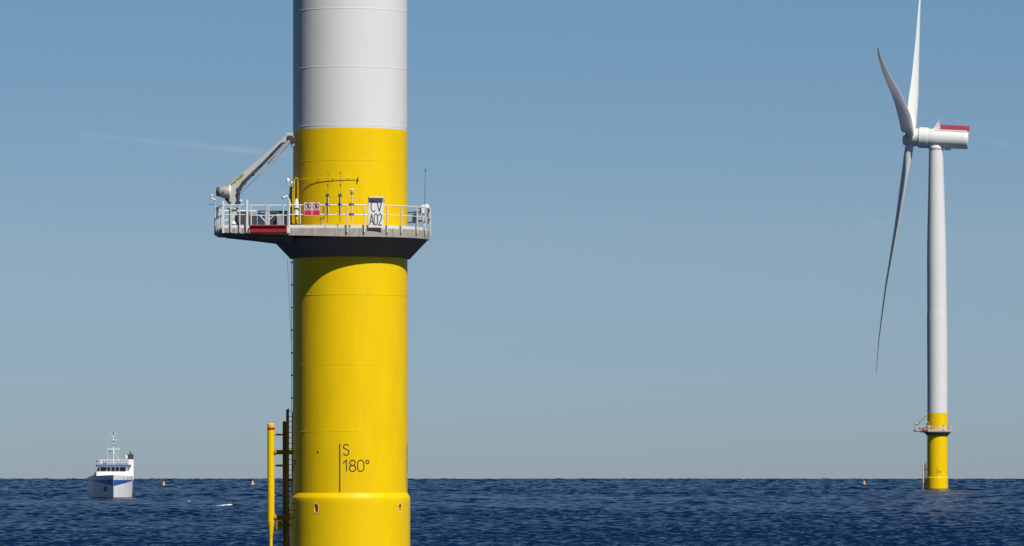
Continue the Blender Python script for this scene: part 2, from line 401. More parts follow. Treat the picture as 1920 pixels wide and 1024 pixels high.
    ml = t.nodes.new('ShaderNodeVectorMath'); ml.operation = 'MULTIPLY'; t.links.new(sb.outputs[0], ml.inputs[0]); ml.inputs[1].default_value = (1, 1, 0)
    sc_ = t.nodes.new('ShaderNodeVectorMath'); sc_.operation = 'SCALE'; t.links.new(ml.outputs[0], sc_.inputs[0]); t.links.new(mr.outputs[0], sc_.inputs['Scale'])
    ad = t.nodes.new('ShaderNodeVectorMath'); ad.operation = 'ADD'; t.links.new(bp.outputs[0], ad.inputs[0]); t.links.new(sc_.outputs[0], ad.inputs[1])
    no = t.nodes.new('ShaderNodeVectorMath'); no.operation = 'NORMALIZE'; t.links.new(ad.outputs[0], no.inputs[0])
    t.links.new(no.outputs[0], b.inputs['Normal'])
    me.materials.append(m)
    return o
sea = make_sea()

# ------------------------------------------------------------------ places of the two turbines
D1 = 325.6; O1 = Vector(((656.5 - 960) / F * D1, D1, -drop(D1)))
D2 = 1842.0; O2 = Vector(((1757.6 - 960) / F * D2, D2, -drop(D2)))
def P(px, py, dep=0.0):
    """a measured point of the photograph at depth dep behind the tower axis, in turbine coordinates (metres)"""
    d = D1 + dep
    return Vector(((px - 960) / F * d - O1.x, dep, EYE + (HY - py) / F * d - O1.z))
near = []      # every thing of the near turbine, copied later for the far one
def NT(name, label, cat, base, group, far_label, keep=True):
    th = Thing(name, label, cat, base, group, O1)
    if keep: near.append((th.e, far_label))
    return th
R0 = 3.5; R1 = 3.665
ZB = 26.74         # yellow / grey boundary
ZD = 20.63         # deck top
def cyl(R):        # maps arc length u (from the line facing the camera) and height v on the cylinder
    return lambda u, v: (R * math.sin(u / R), -R * math.cos(u / R), v)

# ------------------------------------------------------------------ wind turbine: foundation and tower
wt = NT('wind_turbine', 'huge nearby turbine tower, yellow below and light grey above, lettered S 180°', 'wind turbine', (0, 0, 0), 'offshore wind turbines',
        'whole distant wind turbine with three blades standing at the right')
lower = MB().lathe([(R1, -9), (R1, 3.40), (R1, 3.48), (R1, 4.0), (R1, 4.08), (R1, 4.36), (R1 - .012, 4.40), (R0 + .02, 4.64), (R0, 4.67), (R0, 6.95), (R0, 7.03), (R0, 7.21), (R0, 7.3), (R0, 19.3)], 192)
sl = MB()
def slot_outline(cx, cz, w_, h_, n=12):
    pts = [(cx + w_ / 2 * math.cos(R_(a)), cz + (h_ - w_) / 2 + w_ / 2 * math.sin(R_(a))) for a in np.linspace(0, 180, n)]
    pts += [(cx + w_ / 2 * math.cos(R_(a)), cz - (h_ - w_) / 2 + w_ / 2 * math.sin(R_(a))) for a in np.linspace(180, 360, n)]
    return pts
SLOTS = [(-32.5, 3.74, .27, .54), (57.5, 3.74, .27, .54), (146, 3.74, .27, .54), (236, 3.74, .27, .54)]
cut = MB()
for a, zc, ww, hh in SLOTS:
    rot = Matrix.Rotation(R_(a), 3, 'Z')
    o_ = slot_outline(0, zc, ww, hh)
    cut.loft([[rot @ Vector((x, -R1 - .3, z)) for x, z in o_], [rot @ Vector((x, -R1 + .42, z)) for x, z in o_]])
rot = Matrix.Rotation(R_(-32.5), 3, 'Z')
cut.loft([[rot @ Vector((.07 * math.cos(q), -R0 - .3, 7.12 + .075 * math.sin(q))) for q in np.linspace(0, 2 * math.pi, 16, endpoint=False)],
          [rot @ Vector((.07 * math.cos(q), -R0 + .3, 7.12 + .075 * math.sin(q))) for q in np.linspace(0, 2 * math.pi, 16, endpoint=False)]])
tp = wt.part('foundation', lower, 'yellow', angle=20)
cu = cut.build('cutter', 'yellow'); cu.parent = wt.e
bo = tp.modifiers.new('holes', 'BOOLEAN'); bo.object = cu; bo.operation = 'DIFFERENCE'; bo.solver = 'EXACT'
bpy.context.view_layer.update()
me2 = bpy.data.meshes.new_from_object(tp.evaluated_get(bpy.context.evaluated_depsgraph_get()))
tp.modifiers.clear(); tp.data = me2; me2.materials.clear(); me2.materials.append(M['yellow']); me2.materials.append(M['steel'])
me2.set_sharp_from_angle(angle=R_(18))
for p in me2.polygons:
    p.material_index = 0; c_ = p.center; rr_ = math.hypot(c_.x, c_.y)
    if (3.2 < c_.z < 4.2 and rr_ < R1 - .30) or (6.9 < c_.z < 7.3 and rr_ < R0 - .1): p.material_index = 1  # backs of the holes coloured dark, standing in for the unlit hollow
cu_m = cu.data; bpy.data.objects.remove(cu); bpy.data.meshes.remove(cu_m)
for a, zc, ww, hh in SLOTS[:2]:
    fnc = cyl(R1 + .012); f0 = cyl(R1 - .02); u0 = R_(a) * R1
    o1 = slot_outline(u0, zc, ww + .10, hh + .10, 12); o2 = slot_outline(u0, zc, ww, hh, 12)
    n = len(o1)
    mb = MB().add([f0(*p) for p in o1] + [fnc(*p) for p in o1] + [fnc(*p) for p in o2] + [f0(*p) for p in o2],
                  [(k * n + i, k * n + (i + 1) % n, k * n + n + (i + 1) % n, k * n + n + i) for k in range(3) for i in range(n)])
    wt.part('slot_rim', mb, 'rim', tp)
# plug inside each slot: pale lifting lug behind the opening
for a, zc, ww, hh in SLOTS[:2]:
    rot = Matrix.Rotation(R_(a), 3, 'Z')
    wt.part('lifting_lug', MB().tube(rot @ Vector((.03, -R1 + .34, zc - .3)), rot @ Vector((.03, -R1 + .34, zc + .3)), .055, n=12), 'galv', tp)
# weld seams round the yellow foundation
def seam(z, R, hgt, out, th, parent, m):
    prof = [(R - .01, z - hgt), (R + out * .7, z - hgt * .7), (R + out, z), (R + out * .7, z + hgt * .7), (R - .01, z + hgt)]
    return th.part('weld_seam', MB().lathe(prof, 160, cap=False), m, parent, angle=60)
for py, out in ((552, .014), (683, .005), (809, .008)):
    seam(P(656, py, -3.5).z, R0, .022, out, wt, tp, 'yellow')
seam(P(656, 997, -3.7).z, R1, .015, .006, wt, tp, 'yellow')
# compass markings painted on the foundation
def compass(deg, letter, num):
    mk = MB(); fn = cyl(R0 + .006); u0 = R_(deg) * R0
    ribbon(mk, dens([(u0, 4.72), (u0, 7.63)], .3), .075, fn)
    write(mk, letter, u0 + .20, 6.95, .66, .066, fn, sx=.95, step=.06)
    write(mk, num, u0 + .20, 5.97, .68, .066, fn, sx=1.02, step=.06)
    return wt.part('compass_marking', mk, 'mark', tp)
compass(-8.6, 'S', '180°'); compass(-98.6, 'W', '270°'); compass(81.4, 'E', '90°')
# worn stencilled lines on the shaded side of the lower ring
fn = cyl(R1 + .005)
for k, zz_ in enumerate((4.02, 3.62, 3.40, 3.15)):
    mk = MB(); u = R_(-79) * R1; ribbon(mk, dens([(u, zz_), (u + (.9, 1.1, .8, 1.0)[k], zz_)], .05), .05, fn)
    wt.part('stencil_line', mk, 'weed', tp)
wt.part('waterline_growth', MB().lathe([(R1 - .01, -2), (R1 + .012, -1.9), (R1 + .012, .62), (R1 - .01, .66)], 96, cap=False), 'weed', tp)
# upper yellow collar and the grey tower
RT = R0 - .012
up = wt.part('tower_collar', MB().lathe([(RT, 19.3), (RT, ZB)], 192), 'yellow', angle=20)
seam(P(656, 300, -3.5).z, RT, .02, .008, wt, up, 'yellow')
def lean(z): return -0.5 * max(0, z - 40) / 80
prof = [(RT, ZB), (RT, 60), (3.38, 62), (3.34, 78), (3.30, 83), (3.22, 87), (2.85, 101), (2.40, 118.4)]
rings = []
def trad(z):
    for (r0, z0), (r1, z1) in zip(prof, prof[1:]):
        if z0 <= z <= z1: return r0 + (r1 - r0) * (z - z0) / (z1 - z0)
    return prof[-1][0]
zs = sorted(set([p[1] for p in prof] + list(np.arange(ZB, 118, 4.0))))
tw = MB().loft([[(lean(z) + trad(z) * math.cos(a), trad(z) * math.sin(a), z) for a in np.linspace(0, 2 * math.pi, 192, endpoint=False)] for z in zs])
tower = wt.part('tower', tw, 'white', angle=20)
zsm = P(656, 233.5, -3.5).z
for k in range(26):
    z = zsm + k * 3.52
    if z > 117: break
    rr = trad(z)
    prof_s = [(rr - .01, z - .03), (rr + .008, z - .022), (rr + .011, z + .012), (rr - .01, z + .06)]
    if k < 4 or k % 6 == 0:
        mbs = MB().loft([[(lean(zq) + rq * math.cos(a), rq * math.sin(a), zq) for a in np.linspace(0, 2 * math.pi, 160, endpoint=False)] for rq, zq in prof_s], cap=False)
        wt.part('flange_ring', mbs, 'white', tower, angle=60)
# entrance door housing on the shaded left side
c = P(546.5, 384, .3)
door = wt.part('door_housing', MB().box((c.x + .28, c.y, (ZD + 23.35) / 2), (.75, 1.25, 2.72), bev=.05), 'grey')
wt.part('door_leaf', MB().box((c.x - .11, c.y, ZD + 1.25), (.06, .95, 2.1), bev=.02), 'galv', door)

# platform slab with its left wing, and the haunch beneath
RS = 4.84
arcp = [(RS * math.sin(R_(a)), -RS * math.cos(R_(a))) for a in np.arange(0, 181, 6)]
A_ = (P(419, 430, -4.8).x, -4.82); B_ = (P(403.5, 440, -.5).x, -.5); C_ = (B_[0] + .1, 2.2); D_ = (-3.9, 2.9)
outline = [A_, (-4.4, -4.84)] + arcp + [D_, C_, B_]
def zbot(x):    # the slab gets a little thicker towards the tower
    return 20.10 + max(0, min(1, (-x - 2.2) / 5.6)) * .25
slab = MB().loft([[(x, y, zbot(x)) for x, y in outline], [(x, y, ZD - .03) for x, y in outline], [(x * .996, y * .994, ZD) for x, y in outline]])
pf = wt.part('platform', slab, 'concrete', angle=20)
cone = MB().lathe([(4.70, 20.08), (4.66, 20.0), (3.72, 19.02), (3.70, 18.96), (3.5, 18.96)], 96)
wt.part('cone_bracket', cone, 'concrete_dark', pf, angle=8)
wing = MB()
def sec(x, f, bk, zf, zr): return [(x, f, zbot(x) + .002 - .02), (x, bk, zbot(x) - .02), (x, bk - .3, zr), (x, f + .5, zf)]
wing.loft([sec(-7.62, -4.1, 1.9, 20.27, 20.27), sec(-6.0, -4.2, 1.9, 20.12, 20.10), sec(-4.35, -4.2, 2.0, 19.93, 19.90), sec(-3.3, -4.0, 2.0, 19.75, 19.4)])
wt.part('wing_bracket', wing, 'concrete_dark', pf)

# ------------------------------------------------------------------ platform railing
rl = NT('platform_railing', 'aluminium guard railing round the concrete platform of the nearby tower', 'railing', (0, -4.9, ZD), 'platform railings',
        'pale guard railing round the small distant platform at the right')
RRL = RS + .05
ZT = P(600, 384.5, -4.89).z; ZM = P(600, 402.5, -4.89).z
def rail_pt(a): return (RRL * math.sin(R_(a)), -RRL * math.cos(R_(a)))
right_arc = [rail_pt(a) for a in np.arange(0, 168, 6)]
fx = P(541, 400, -4.87).x
front = [(fx, -4.89)]
wingline = [(P(419, 400, -4.87).x, -4.87), (P(403, 400, -.5).x, -.5), (B_[0] + .05, 2.15), (-4.2, 2.85)]
ln1 = front + right_arc
for nm_, zh, rad in (('top_rail', ZT, .034), ('mid_rail', ZM, .026)):
    rl.part(nm_, MB().path([(x, y, zh) for x, y in ln1], rad), 'alu')
    rl.part(nm_, MB().path([(P(463, 400, -4.87).x, -4.87, zh)] + [(x, y, zh) for x, y in wingline], rad), 'alu')
for nm_, zh, rad in (('gate_rail', ZT - .02, .034), ('gate_rail', ZM - .04, .026)):
    rl.part(nm_, MB().path([(P(468, 400, -4.87).x, -4.88, zh), (P(538, 400, -4.87).x, -4.88, zh)], rad), 'alu')
def post(x, y, ztop=None, zb=ZD - .28, wd=.085, dp=.07, name='post', m='galv'):
    zt = (ZT + .02) if ztop is None else ztop
    a = math.atan2(x, -y) if abs(x) < 5.2 else 0
    rl.part(name, MB().box((x, y, (zt + zb) / 2), (wd, dp, zt - zb), Matrix.Rotation(a, 3, 'Z'), bev=.012), m)
for px in (562.8, 606.6, 650.9, 683.4, 726, 752.5):
    x = P(px, 400, -4.8).x; y = -math.sqrt(max(0, (RRL + .05) ** 2 - x * x)); x = P(px, 400, y).x
    post(x, y)
for a in (57, 70, 84, 98, 112, 126, 140, 154, 166):
    post((RRL + .05) * math.sin(R_(a)), -(RRL + .05) * math.cos(R_(a)))
for px, zt in ((418.5, 22.22), (463.5, 22.3), (541.5, 22.34)):
    post(P(px, 400, -4.95).x, -4.97, zt, ZD - .33, .13, .10, 'gate_post', 'alu')
for px in (433, 449.5, 499.5, 503.5, 531, 471):
    post(P(px, 400, -4.9).x, -4.92, None, ZD - (.28 if px < 460 else -.05), .075)
for q in (.25, .5, .75, 1.0):
    post(wingline[0][0] + (wingline[1][0] - wingline[0][0]) * q, wingline[0][1] + (wingline[1][1] - wingline[0][1]) * q)
for q in (.5, 1.0): post(B_[0] + .05, -.5 + 2.65 * q)
for q in (.3, .6, .95): post(B_[0] + .1 + (4.2 - .1 + B_[0]) * -q, 2.2 + .6 * q)
# diagonal braces of the gate leaves and kick plates
for a, b_ in (((502, 416), (513, 404)), ((498, 416), (487, 404))):
    rl.part('brace', MB().tube(P(a[0], a[1], -4.9), P(b_[0], b_[1], -4.9), .028, n=8), 'alu')
def kick(pts, z0, z1, off=0):
    mb = MB(); k = len(pts); vs = []
    for i, (x, y) in enumerate(pts):
        a = pts[max(0, i - 1)]; b = pts[min(k - 1, i + 1)]; d = Vector((b[0] - a[0], b[1] - a[1])).normalized(); n_ = Vector((d.y, -d.x)) * .012
        vs += [(x - n_.x, y - n_.y, z0), (x + n_.x, y + n_.y, z0), (x + n_.x, y + n_.y, z1), (x - n_.x, y - n_.y, z1)]
    fs = [(4 * i + q, 4 * i + (q + 1) % 4, 4 * i + 4 + (q + 1) % 4, 4 * i + 4 + q) for i in range(k - 1) for q in range(4)] + [(0, 1, 2, 3), tuple(4 * k - 4 + q for q in range(4))]
    mb.add(vs, fs); return mb
rl.part('kick_plate', kick([(x * .975, y * .975) for x, y in ln1], ZD + .004, ZD + .17), 'alu')
rl.part('kick_plate', kick([(P(541, 400, -4.8).x, -4.76), (A_[0] + .05, -4.76), (B_[0] + .07, -.5), (C_[0], 2.1)], ZD + .004, ZD + .17), 'alu')
# rolled safety mesh and tube frames along the left end of the railing
for k in range(6):
    q = .08 + .15 * k
    x = wingline[0][0] + (wingline[1][0] - wingline[0][0]) * q; y = wingline[0][1] + (wingline[1][1] - wingline[0][1]) * q
    rl.part('net_strut', MB().path([(x, y, ZD - .25), (x - .02, y + .35, ZD + .5), (x + .05, y + .1, ZD + 1.0), (x, y + .3, ZT)], .022), 'galv')

# ------------------------------------------------------------------ red folded beam below the gate
c0 = P(469, 432, -5.0); c1_ = P(537.5, 432, -5.0)
rb = NT('red_fender_beam', 'long red beam hung on the platform edge below the gate', 'fender beam', (c0.x, -5.05, ZD - .3), 'red beams on platform edges',
        'tiny red beam on the edge of the distant platform')
def beam_sec(x, in_=0): return [(x, -4.92, 20.35 + in_), (x, -5.20, 20.35 + in_), (x, -5.24, 20.60), (x, -5.36, 20.72), (x, -5.36, 20.77 - in_), (x, -4.92, 20.77 - in_)]
rb.part('beam', MB().loft([beam_sec(c0.x, .04), beam_sec(c0.x + .06), beam_sec(c1_.x - .06), beam_sec(c1_.x, .04)]), 'red')
rb.part('hanger', MB().box((c0.x - .04, -5.05, 20.5), (.05, .3, .42), bev=.01), 'galv')
rb.part('hanger', MB().box((c1_.x + .04, -5.05, 20.5), (.05, .3, .42), bev=.01), 'galv')

# ------------------------------------------------------------------ signs
def flat(cx, yy_, cz, lean_=0): return lambda u, v: (cx + u, yy_, cz + v)
s1 = P(690.2, 427, -4.72); s2 = P(719, 369, -4.72); scx = (s1.x + s2.x) / 2; W1 = s2.x - s1.x; H1 = P(0, 372, -4.72).z - s1.z
sg = NT('identification_sign', 'tall white board lettered CV A02 under a small hood on the front railing', 'sign', (scx, -4.72, s1.z), 'turbine identification signs',
        'tiny white board on the railing of the distant platform')
pn = sg.part('panel', MB().box((scx, -4.72, s1.z + H1 / 2), (W1, .04, H1), bev=.01), 'sign_white')
fn = flat(s1.x, -4.746, s1.z)
mk = MB(); write(mk, 'CV', .150, H1 * .545, .64, .06, fn, sx=.76, step=.1)
write(mk, 'A02', .075, H1 * .09, .67, .06, fn, sx=.545, step=.1)
sg.part('lettering', mk, 'ink', pn)
sg.part('hood', MB().box((scx - .01, -4.84, s1.z + H1 + .045), (W1 + .02, .27, .09), bev=.01).box((scx, -4.695, s1.z + H1 - .02), (W1, .03, .14)), 'galv')
sg.part('lamp', MB().tube((s2.x + .05, -4.74, s1.z + H1 - .3), (s2.x + .05, -4.74, s1.z + H1 + .04), .02).tube((s2.x + .05, -4.74, s1.z + H1 - .05), (s2.x + .05, -4.86, s1.z + H1 - .07), .045), 'galv')
sg.e.rotation_euler = (0, 0, R_(14))
p1 = P(570, 405, -5.02); p2 = P(600, 379.5, -5.02); wq = p2.x - p1.x; hq = p2.z - p1.z
ws = NT('prohibition_sign', 'small board with two crossed circle pictograms over two red panels on the front railing', 'sign', ((p1.x + p2.x) / 2, -5.0, p1.z), 'warning signs',
        'tiny warning board left of centre on the distant railing')
pn = ws.part('panel', MB().box(((p1.x + p2.x) / 2, -5.0, (p1.z + p2.z) / 2), (wq, .03, hq), bev=.006), 'sign_pink')
fn = flat(p1.x, -5.022, p1.z)
def rect(mb, x0, y0, x1, y1, fn): mb.add([fn(x0, y0), fn(x1, y0), fn(x1, y1), fn(x0, y1)], [(0, 1, 2, 3)])
mk = MB(); rect(mk, wq * .03, hq * .06, wq * .485, hq * .42, fn); rect(mk, wq * .53, hq * .06, wq * .985, hq * .42, fn)
ws.part('red_panel', mk, 'sign_red', pn)
fn2 = flat(p1.x, -5.026, p1.z)
for k in (0, 1):
    cx = wq * (.255 + .5 * k); cy = hq * .72; r_ = hq * .225
    mk = MB(); ribbon(mk, arc(cx, cy, r_, r_, 0, 360, 28), .035, fn2)
    ribbon(mk, [(cx - r_ * .68, cy + r_ * .68), (cx + r_ * .68, cy - r_ * .68)], .03, flat(p1.x, -5.029, p1.z))
    ws.part('ban_ring', mk, 'sign_ring', pn)
    mk = MB(); f3 = flat(p1.x, -5.0275, p1.z)
    ribbon(mk, [(cx + .02, cy + r_ * .25), (cx + .01, cy - r_ * .3)], .09 if k == 0 else .13, f3)
    ribbon(mk, arc(cx + .01, cy + r_ * .45, .025, .025, 0, 360, 10), .05, f3)
    ribbon(mk, [(cx - .06, cy - r_ * .35), (cx + .10, cy - r_ * .35)], .07, f3)
    ribbon(mk, [(cx, cy - r_ * .2), (cx + .12, cy - r_ * .6)], .045, f3)
    ws.part('pictogram', mk, 'ink', pn)

# ------------------------------------------------------------------ things on the front railing
for px, pt, side in ((613.8, 324, 'left'), (637.3, 324, 'right')):
    b0 = P(px, 418, -5.0)
    an = NT('whip_antenna', f'thin whip antenna on black clamps at the front railing, the {side} one of the pair', 'antenna', b0, 'whip antennas on platforms',
            f'hair-thin whip antenna on the distant platform, the {side} one of the pair')
    an.part('whip', MB().tube(b0, P(px + .6, 372, -5.0), .018, n=6).tube(P(px + .6, 372, -5.0), P(px + 1.4, pt, -5.0), .014, .010, n=6).tube(P(px + 1.2, 325, -5.0), P(px + 1.4, pt - 1, -5.0), .035, n=8), 'steel')
    an.part('coupler', MB().lathe([(.02, -.06), (.038, -.04), (.038, .04), (.02, .06)], 12, c=P(px + .9, 347, -5.0)), 'steel')
    for yy_, hh in ((374, .62), (390, .58)):
        cc = P(px + .8, yy_ + 1, -5.0)
        an.part('clamp', MB().box((cc.x - .02, cc.y, cc.z), (.10, .16, hh), bev=.02).path([(cc.x - .12, cc.y - .05, cc.z + hh * .3), (cc.x - .08, cc.y - .08, cc.z + hh * .55), (cc.x + .05, cc.y - .08, cc.z + hh * .55), (cc.x + .1, cc.y - .05, cc.z + hh * .2)], .03), 'black')
        an.part('tube', MB().tube(cc + Vector((.03, -.1, -hh * .42)), cc + Vector((.03, -.1, hh * .35)), .035), 'galv')
b0 = P(659.5, 416, -5.0)
nl = NT('navigation_lantern', 'small lantern with pale cap on a short grey post at the front railing', 'lantern', b0, 'navigation lanterns', 'speck of a lantern on the front of the distant railing')
nl.part('post', MB().tube(b0, P(659.5, 362, -5.0), .04), 'galv')
nl.part('lens', MB().lathe([(.05, 0), (.085, .01), (.085, .13), (.05, .16)], 16, c=P(659.5, 361.5, -5.0)), 'lens')
nl.part('cap', MB().lathe([(.13, 0), (.135, .02), (.10, .05), (.04, .08)], 16, c=P(659.5, 356.8, -5.0)), 'white_gloss')
nl.part('collar', MB().lathe([(.06, -.03), (.12, -.02), (.12, .02), (.06, .03)], 16, c=P(659.5, 362.3, -5.0)), 'steel')
for yy_ in (383.3, 402): nl.part('clamp', MB().box(P(657.5, yy_, -4.98), (.17, .12, .17), bev=.02).box(P(662, yy_, -4.98), (.11, .1, .15), bev=.02), 'steel' if yy_ < 390 else 'navy')
b0 = P(556, 416, -4.6)
rc = NT('white_beacon', 'white bullet shaped beacon on a pole beside the tall gate post', 'beacon', b0, 'white beacons', 'white speck of a beacon beside the distant gate')
rc.part('pole', MB().tube(b0, P(556, 402, -4.6), .06), 'yellow')
rc.part('dome', MB().lathe([(.05, 0), (.135, .02), (.145, .30), (.135, .55), (.115, .75), (.07, .90), (.02, .95)], 20, c=P(556, 402, -4.6)), 'white_gloss')
rc.part('band', MB().lathe([(.14, 0), (.165, .01), (.165, .05), (.14, .06)], 20, c=P(556, 392.5, -4.6)), 'steel')
rc.part('base_ring', MB().lathe([(.10, 0), (.17, .01), (.17, .06), (.12, .08)], 20, c=P(556, 403.5, -4.6)), 'galv')
b0 = P(545, 385, -4.6)
fl = NT('floodlight', 'floodlight on a bent arm above the tall white gate post', 'floodlight', b0, 'floodlights', 'speck of a floodlight above the distant gate post')
fl.part('arm', MB().path([P(545, 388, -4.6), P(544.6, 380, -4.6), P(543, 375, -4.6), P(539.5, 371, -4.6), P(536, 370, -4.6)], .032), 'galv')
hd = fl.part('head', MB().box(P(535, 369.5, -4.6), (.34, .26, .12), Matrix.Rotation(R_(-24), 3, 'Y'), bev=.03), 'white_gloss')
fl.part('glass', MB().box(P(531.5, 371, -4.6), (.20, .22, .10), Matrix.Rotation(R_(-24), 3, 'Y'), bev=.02), 'steel', hd)
b0 = P(403, 388, -3.0)
wsn = NT('weather_sensor', 'small weather sensor head on a thin mast at the left platform corner', 'sensor', b0, 'weather sensors', 'speck of a weather sensor at the left corner of the distant platform')
wsn.part('mast', MB().path([P(403.5, 425, -3.0), P(403.2, 385, -3.0), P(402.5, 377, -3.0), P(399, 372.5, -3.0)], .028), 'galv')
wsn.part('head', MB().lathe([(.05, 0), (.10, .02), (.10, .14), (.05, .15), (.05, .19), (.10, .20), (.09, .28), (.03, .30)], 14, c=P(396.5, 374, -3.0)), 'galv')
wsn.part('side_box', MB().box(P(402, 374.5, -3.0), (.16, .14, .11), bev=.02), 'white_gloss')
wsn.part('vane', MB().box(P(397.5, 383, -3.0), (.34, .12, .03), Matrix.Rotation(R_(-3), 3, 'Y')), 'navy')

# ------------------------------------------------------------------ camera mast and hose frame left of the tower
b0 = P(550, 420, -2.2)
fr = NT('yellow_pipe_frame', 'yellow twin pipe frame rising beside the tower left of the warning sign', 'pipe frame', b0, 'yellow pipe frames', 'thin yellow pipe frame beside the distant tower collar')
fr.part('pipe', MB().path([P(551, 420, -2.6), P(551.5, 350, -2.6), P(552, 338, -2.6), P(554.5, 333, -2.6), P(557.5, 334, -2.6), P(558.5, 340, -2.6), P(558.5, 420, -2.6)], .028, n=10), 'yellow')
fr.part('pipe', MB().path([P(548.5, 418, -1.9), P(549, 352, -1.9), P(550.5, 342, -2.2), P(552, 338, -2.6)], .028, n=10), 'yellow')
b0 = P(550, 345, -2.3)
cm = NT('camera_cluster', 'cluster of surveillance cameras reaching out left of the tower above the door', 'cameras', b0, 'camera clusters', 'speck of cameras left of the distant collar')
cm.part('arm', MB().path([P(553, 342, -2.3), P(547, 341, -2.3), P(541, 340, -2.3)], .05).path([P(548, 341, -2.3), P(546, 345, -2.3), P(542.5, 346.5, -2.3)], .035), 'steel')
cm.part('camera_body', MB().lathe([(.03, -.13), (.11, -.10), (.12, .05), (.06, .12)], 14, c=P(540, 338, -2.3)), 'white_gloss')
cm.part('camera_body', MB().box(P(548.5, 343, -2.35), (.26, .18, .14), bev=.03), 'white_gloss')
cm.part('camera_body', MB().lathe([(.06, -.05), (.09, -.03), (.09, .03), (.06, .05)], 14, c=P(541.5, 346.5, -2.35)), 'galv')
for a_, b_ in (((538, 336), (537.2, 333)), ((541.5, 336), (542, 332.5)), ((536, 340), (539, 341))): cm.part('prong', MB().tube(P(*a_, -2.3), P(*b_, -2.3), .025), 'steel')
# bent rail standing off the yellow collar
zr = P(600, 333.5, -3.7).z
cr = NT('stand_off_rail', 'thin curved rail standing off the yellow collar above the whip antennas', 'rail', (0, -3.5, zr), 'stand-off rails', 'hairline rail on the distant yellow collar')
Ra = 3.59
cr.part('rail', MB().path([(Ra * math.sin(R_(a)), -Ra * math.cos(R_(a)), zr) for a in np.arange(-58, 9.1, 3)], .018), 'yellow')
for a in (-50, -31, -15, 0):
    cr.part('bracket', MB().tube(((Ra) * math.sin(R_(a)), -(Ra) * math.cos(R_(a)), zr), (3.44 * math.sin(R_(a)), -3.44 * math.cos(R_(a)), zr - .02), .022, n=6), 'yellow')
a = R_(9.3)
cr.part('end_bracket', MB().box((Ra * math.sin(a), -Ra * math.cos(a) - .0, zr - .08), (.05, .08, .28), bev=.01), 'mark')

# ------------------------------------------------------------------ right end: whip antenna, hose reel frame
b0 = P(797, 420, .9)
an = NT('whip_antenna', 'tall lone whip antenna at the right end of the nearby platform', 'antenna', b0, 'whip antennas on platforms', 'lone whip antenna at the right end of the distant platform')
an.part('whip', MB().tube(b0, P(796.3, 385, .9), .035).tube(P(796.3, 385, .9), P(797.5, 318, .9), .02, .012, n=6).tube(P(797.4, 322, .9), P(797.5, 317, .9), .03, n=8), 'steel')
b0 = P(799, 425, .4)
dv = NT('rescue_davit', 'compact grey davit with coiled cable at the right end of the nearby platform', 'davit', b0, 'rescue davits', 'speck of a davit at the right end of the distant platform')
dv.part('post', MB().path([P(794.5, 424, .4), P(794, 392, .4), P(796, 385.5, .4), P(800, 384, .4), P(804, 388, .4), P(806, 396, .4), P(806, 420, .4)], .06), 'galv')
dv.part('winch', MB().box(P(793, 393, .2), (.22, .3, .55), bev=.05).box(P(801, 389, .3), (.26, .3, .18), bev=.04), 'alu')
dv.part('cable_coil', MB().path([P(785 + 4 * math.cos(q), 396 + 6 * math.sin(q), .2) for q in np.linspace(-1.9, 1.4, 14)], .03).path([P(803 + 1.5 * math.sin(q * 3), 388 + q * 9, .2) for q in np.linspace(0, 3.5, 16)], .03), 'black')
lb = NT('steel_frame_box', 'low dark steel frame on the deck behind the right railing', 'frame', P(775, 424, 1.6), 'deck frames', 'tiny frame on the right deck of the distant platform')
lb.part('frame', MB().path([P(764, 399.5, 1.6), P(787, 398, 1.6)], .035).path([P(764, 418, 1.6), P(795, 414, 1.6)], .04).path([P(774, 418, 1.6), P(774, 406, 1.6), P(779, 402, 1.6), P(779, 398, 1.6)], .035), 'steel')
lb.part('cover', MB().box(P(777, 410, 1.9), (.20, .4, .55), bev=.04), 'navy')

# ------------------------------------------------------------------ cabinets on the left wing
def cabinet(px0, px1, py0, dep, m, label, far, name='equipment_cabinet', cat='cabinet'):
    a = P(px0, py0, dep); b = P(px1, py0, dep)
    th = NT(name, label, cat, ((a.x + b.x) / 2, dep, ZD), 'equipment boxes on platforms', far)
    hgt = a.z - ZD; wd_ = b.x - a.x
    body = th.part('body', MB().box(((a.x + b.x) / 2, dep, ZD + .08 + (hgt - .08) / 2), (wd_, .8, hgt - .08), bev=.03), m)
    th.part('lid', MB().box(((a.x + b.x) / 2, dep, a.z + .02), (wd_ + .06, .86, .05), bev=.01), 'steel' if m != 'grey' else 'galv', body)
    th.part('door', MB().box(((a.x + b.x) / 2, dep - .41, ZD + .08 + (hgt - .08) / 2), (wd_ * .84, .03, hgt * .76), bev=.008), m, body)
    for s_ in (-1, 1): th.part('foot', MB().box(((a.x + b.x) / 2 + s_ * wd_ * .38, dep, ZD + .04), (.1, .7, .08)), 'steel')
    return th
cabinet(484, 496, 401, -1.2, 'navy', 'narrow dark blue cabinet behind the centre of the gate', 'speck of a dark cabinet behind the distant gate')
cabinet(470, 481, 404, -1.8, 'steel', 'low dark box behind the first bay of the gate', 'speck of a low dark box on the distant wing')
cabinet(507, 521, 399.5, .2, 'navy', 'dark cabinet with flat top just right of the gate centre', 'speck of a dark cabinet right of the distant gate centre')
cabinet(523, 538, 397, -.8, 'navy', 'tallest dark blue cabinet next to the tall right gate post', 'speck of a dark cabinet near the distant right gate post')
cabinet(519, 529, 404, -2.6, 'grey', 'small grey cabinet standing in front of the tallest dark one', 'speck of a grey cabinet on the distant wing')
g0 = P(465, 420, -.5)
gn = NT('hydraulic_power_unit', 'beige and rust machine with a pointed cover and hoses behind the left railing', 'power unit', (g0.x, -.5, ZD), 'hydraulic units', 'speck of a beige machine on the left of the distant platform')
a0 = P(468, 398, -.5)
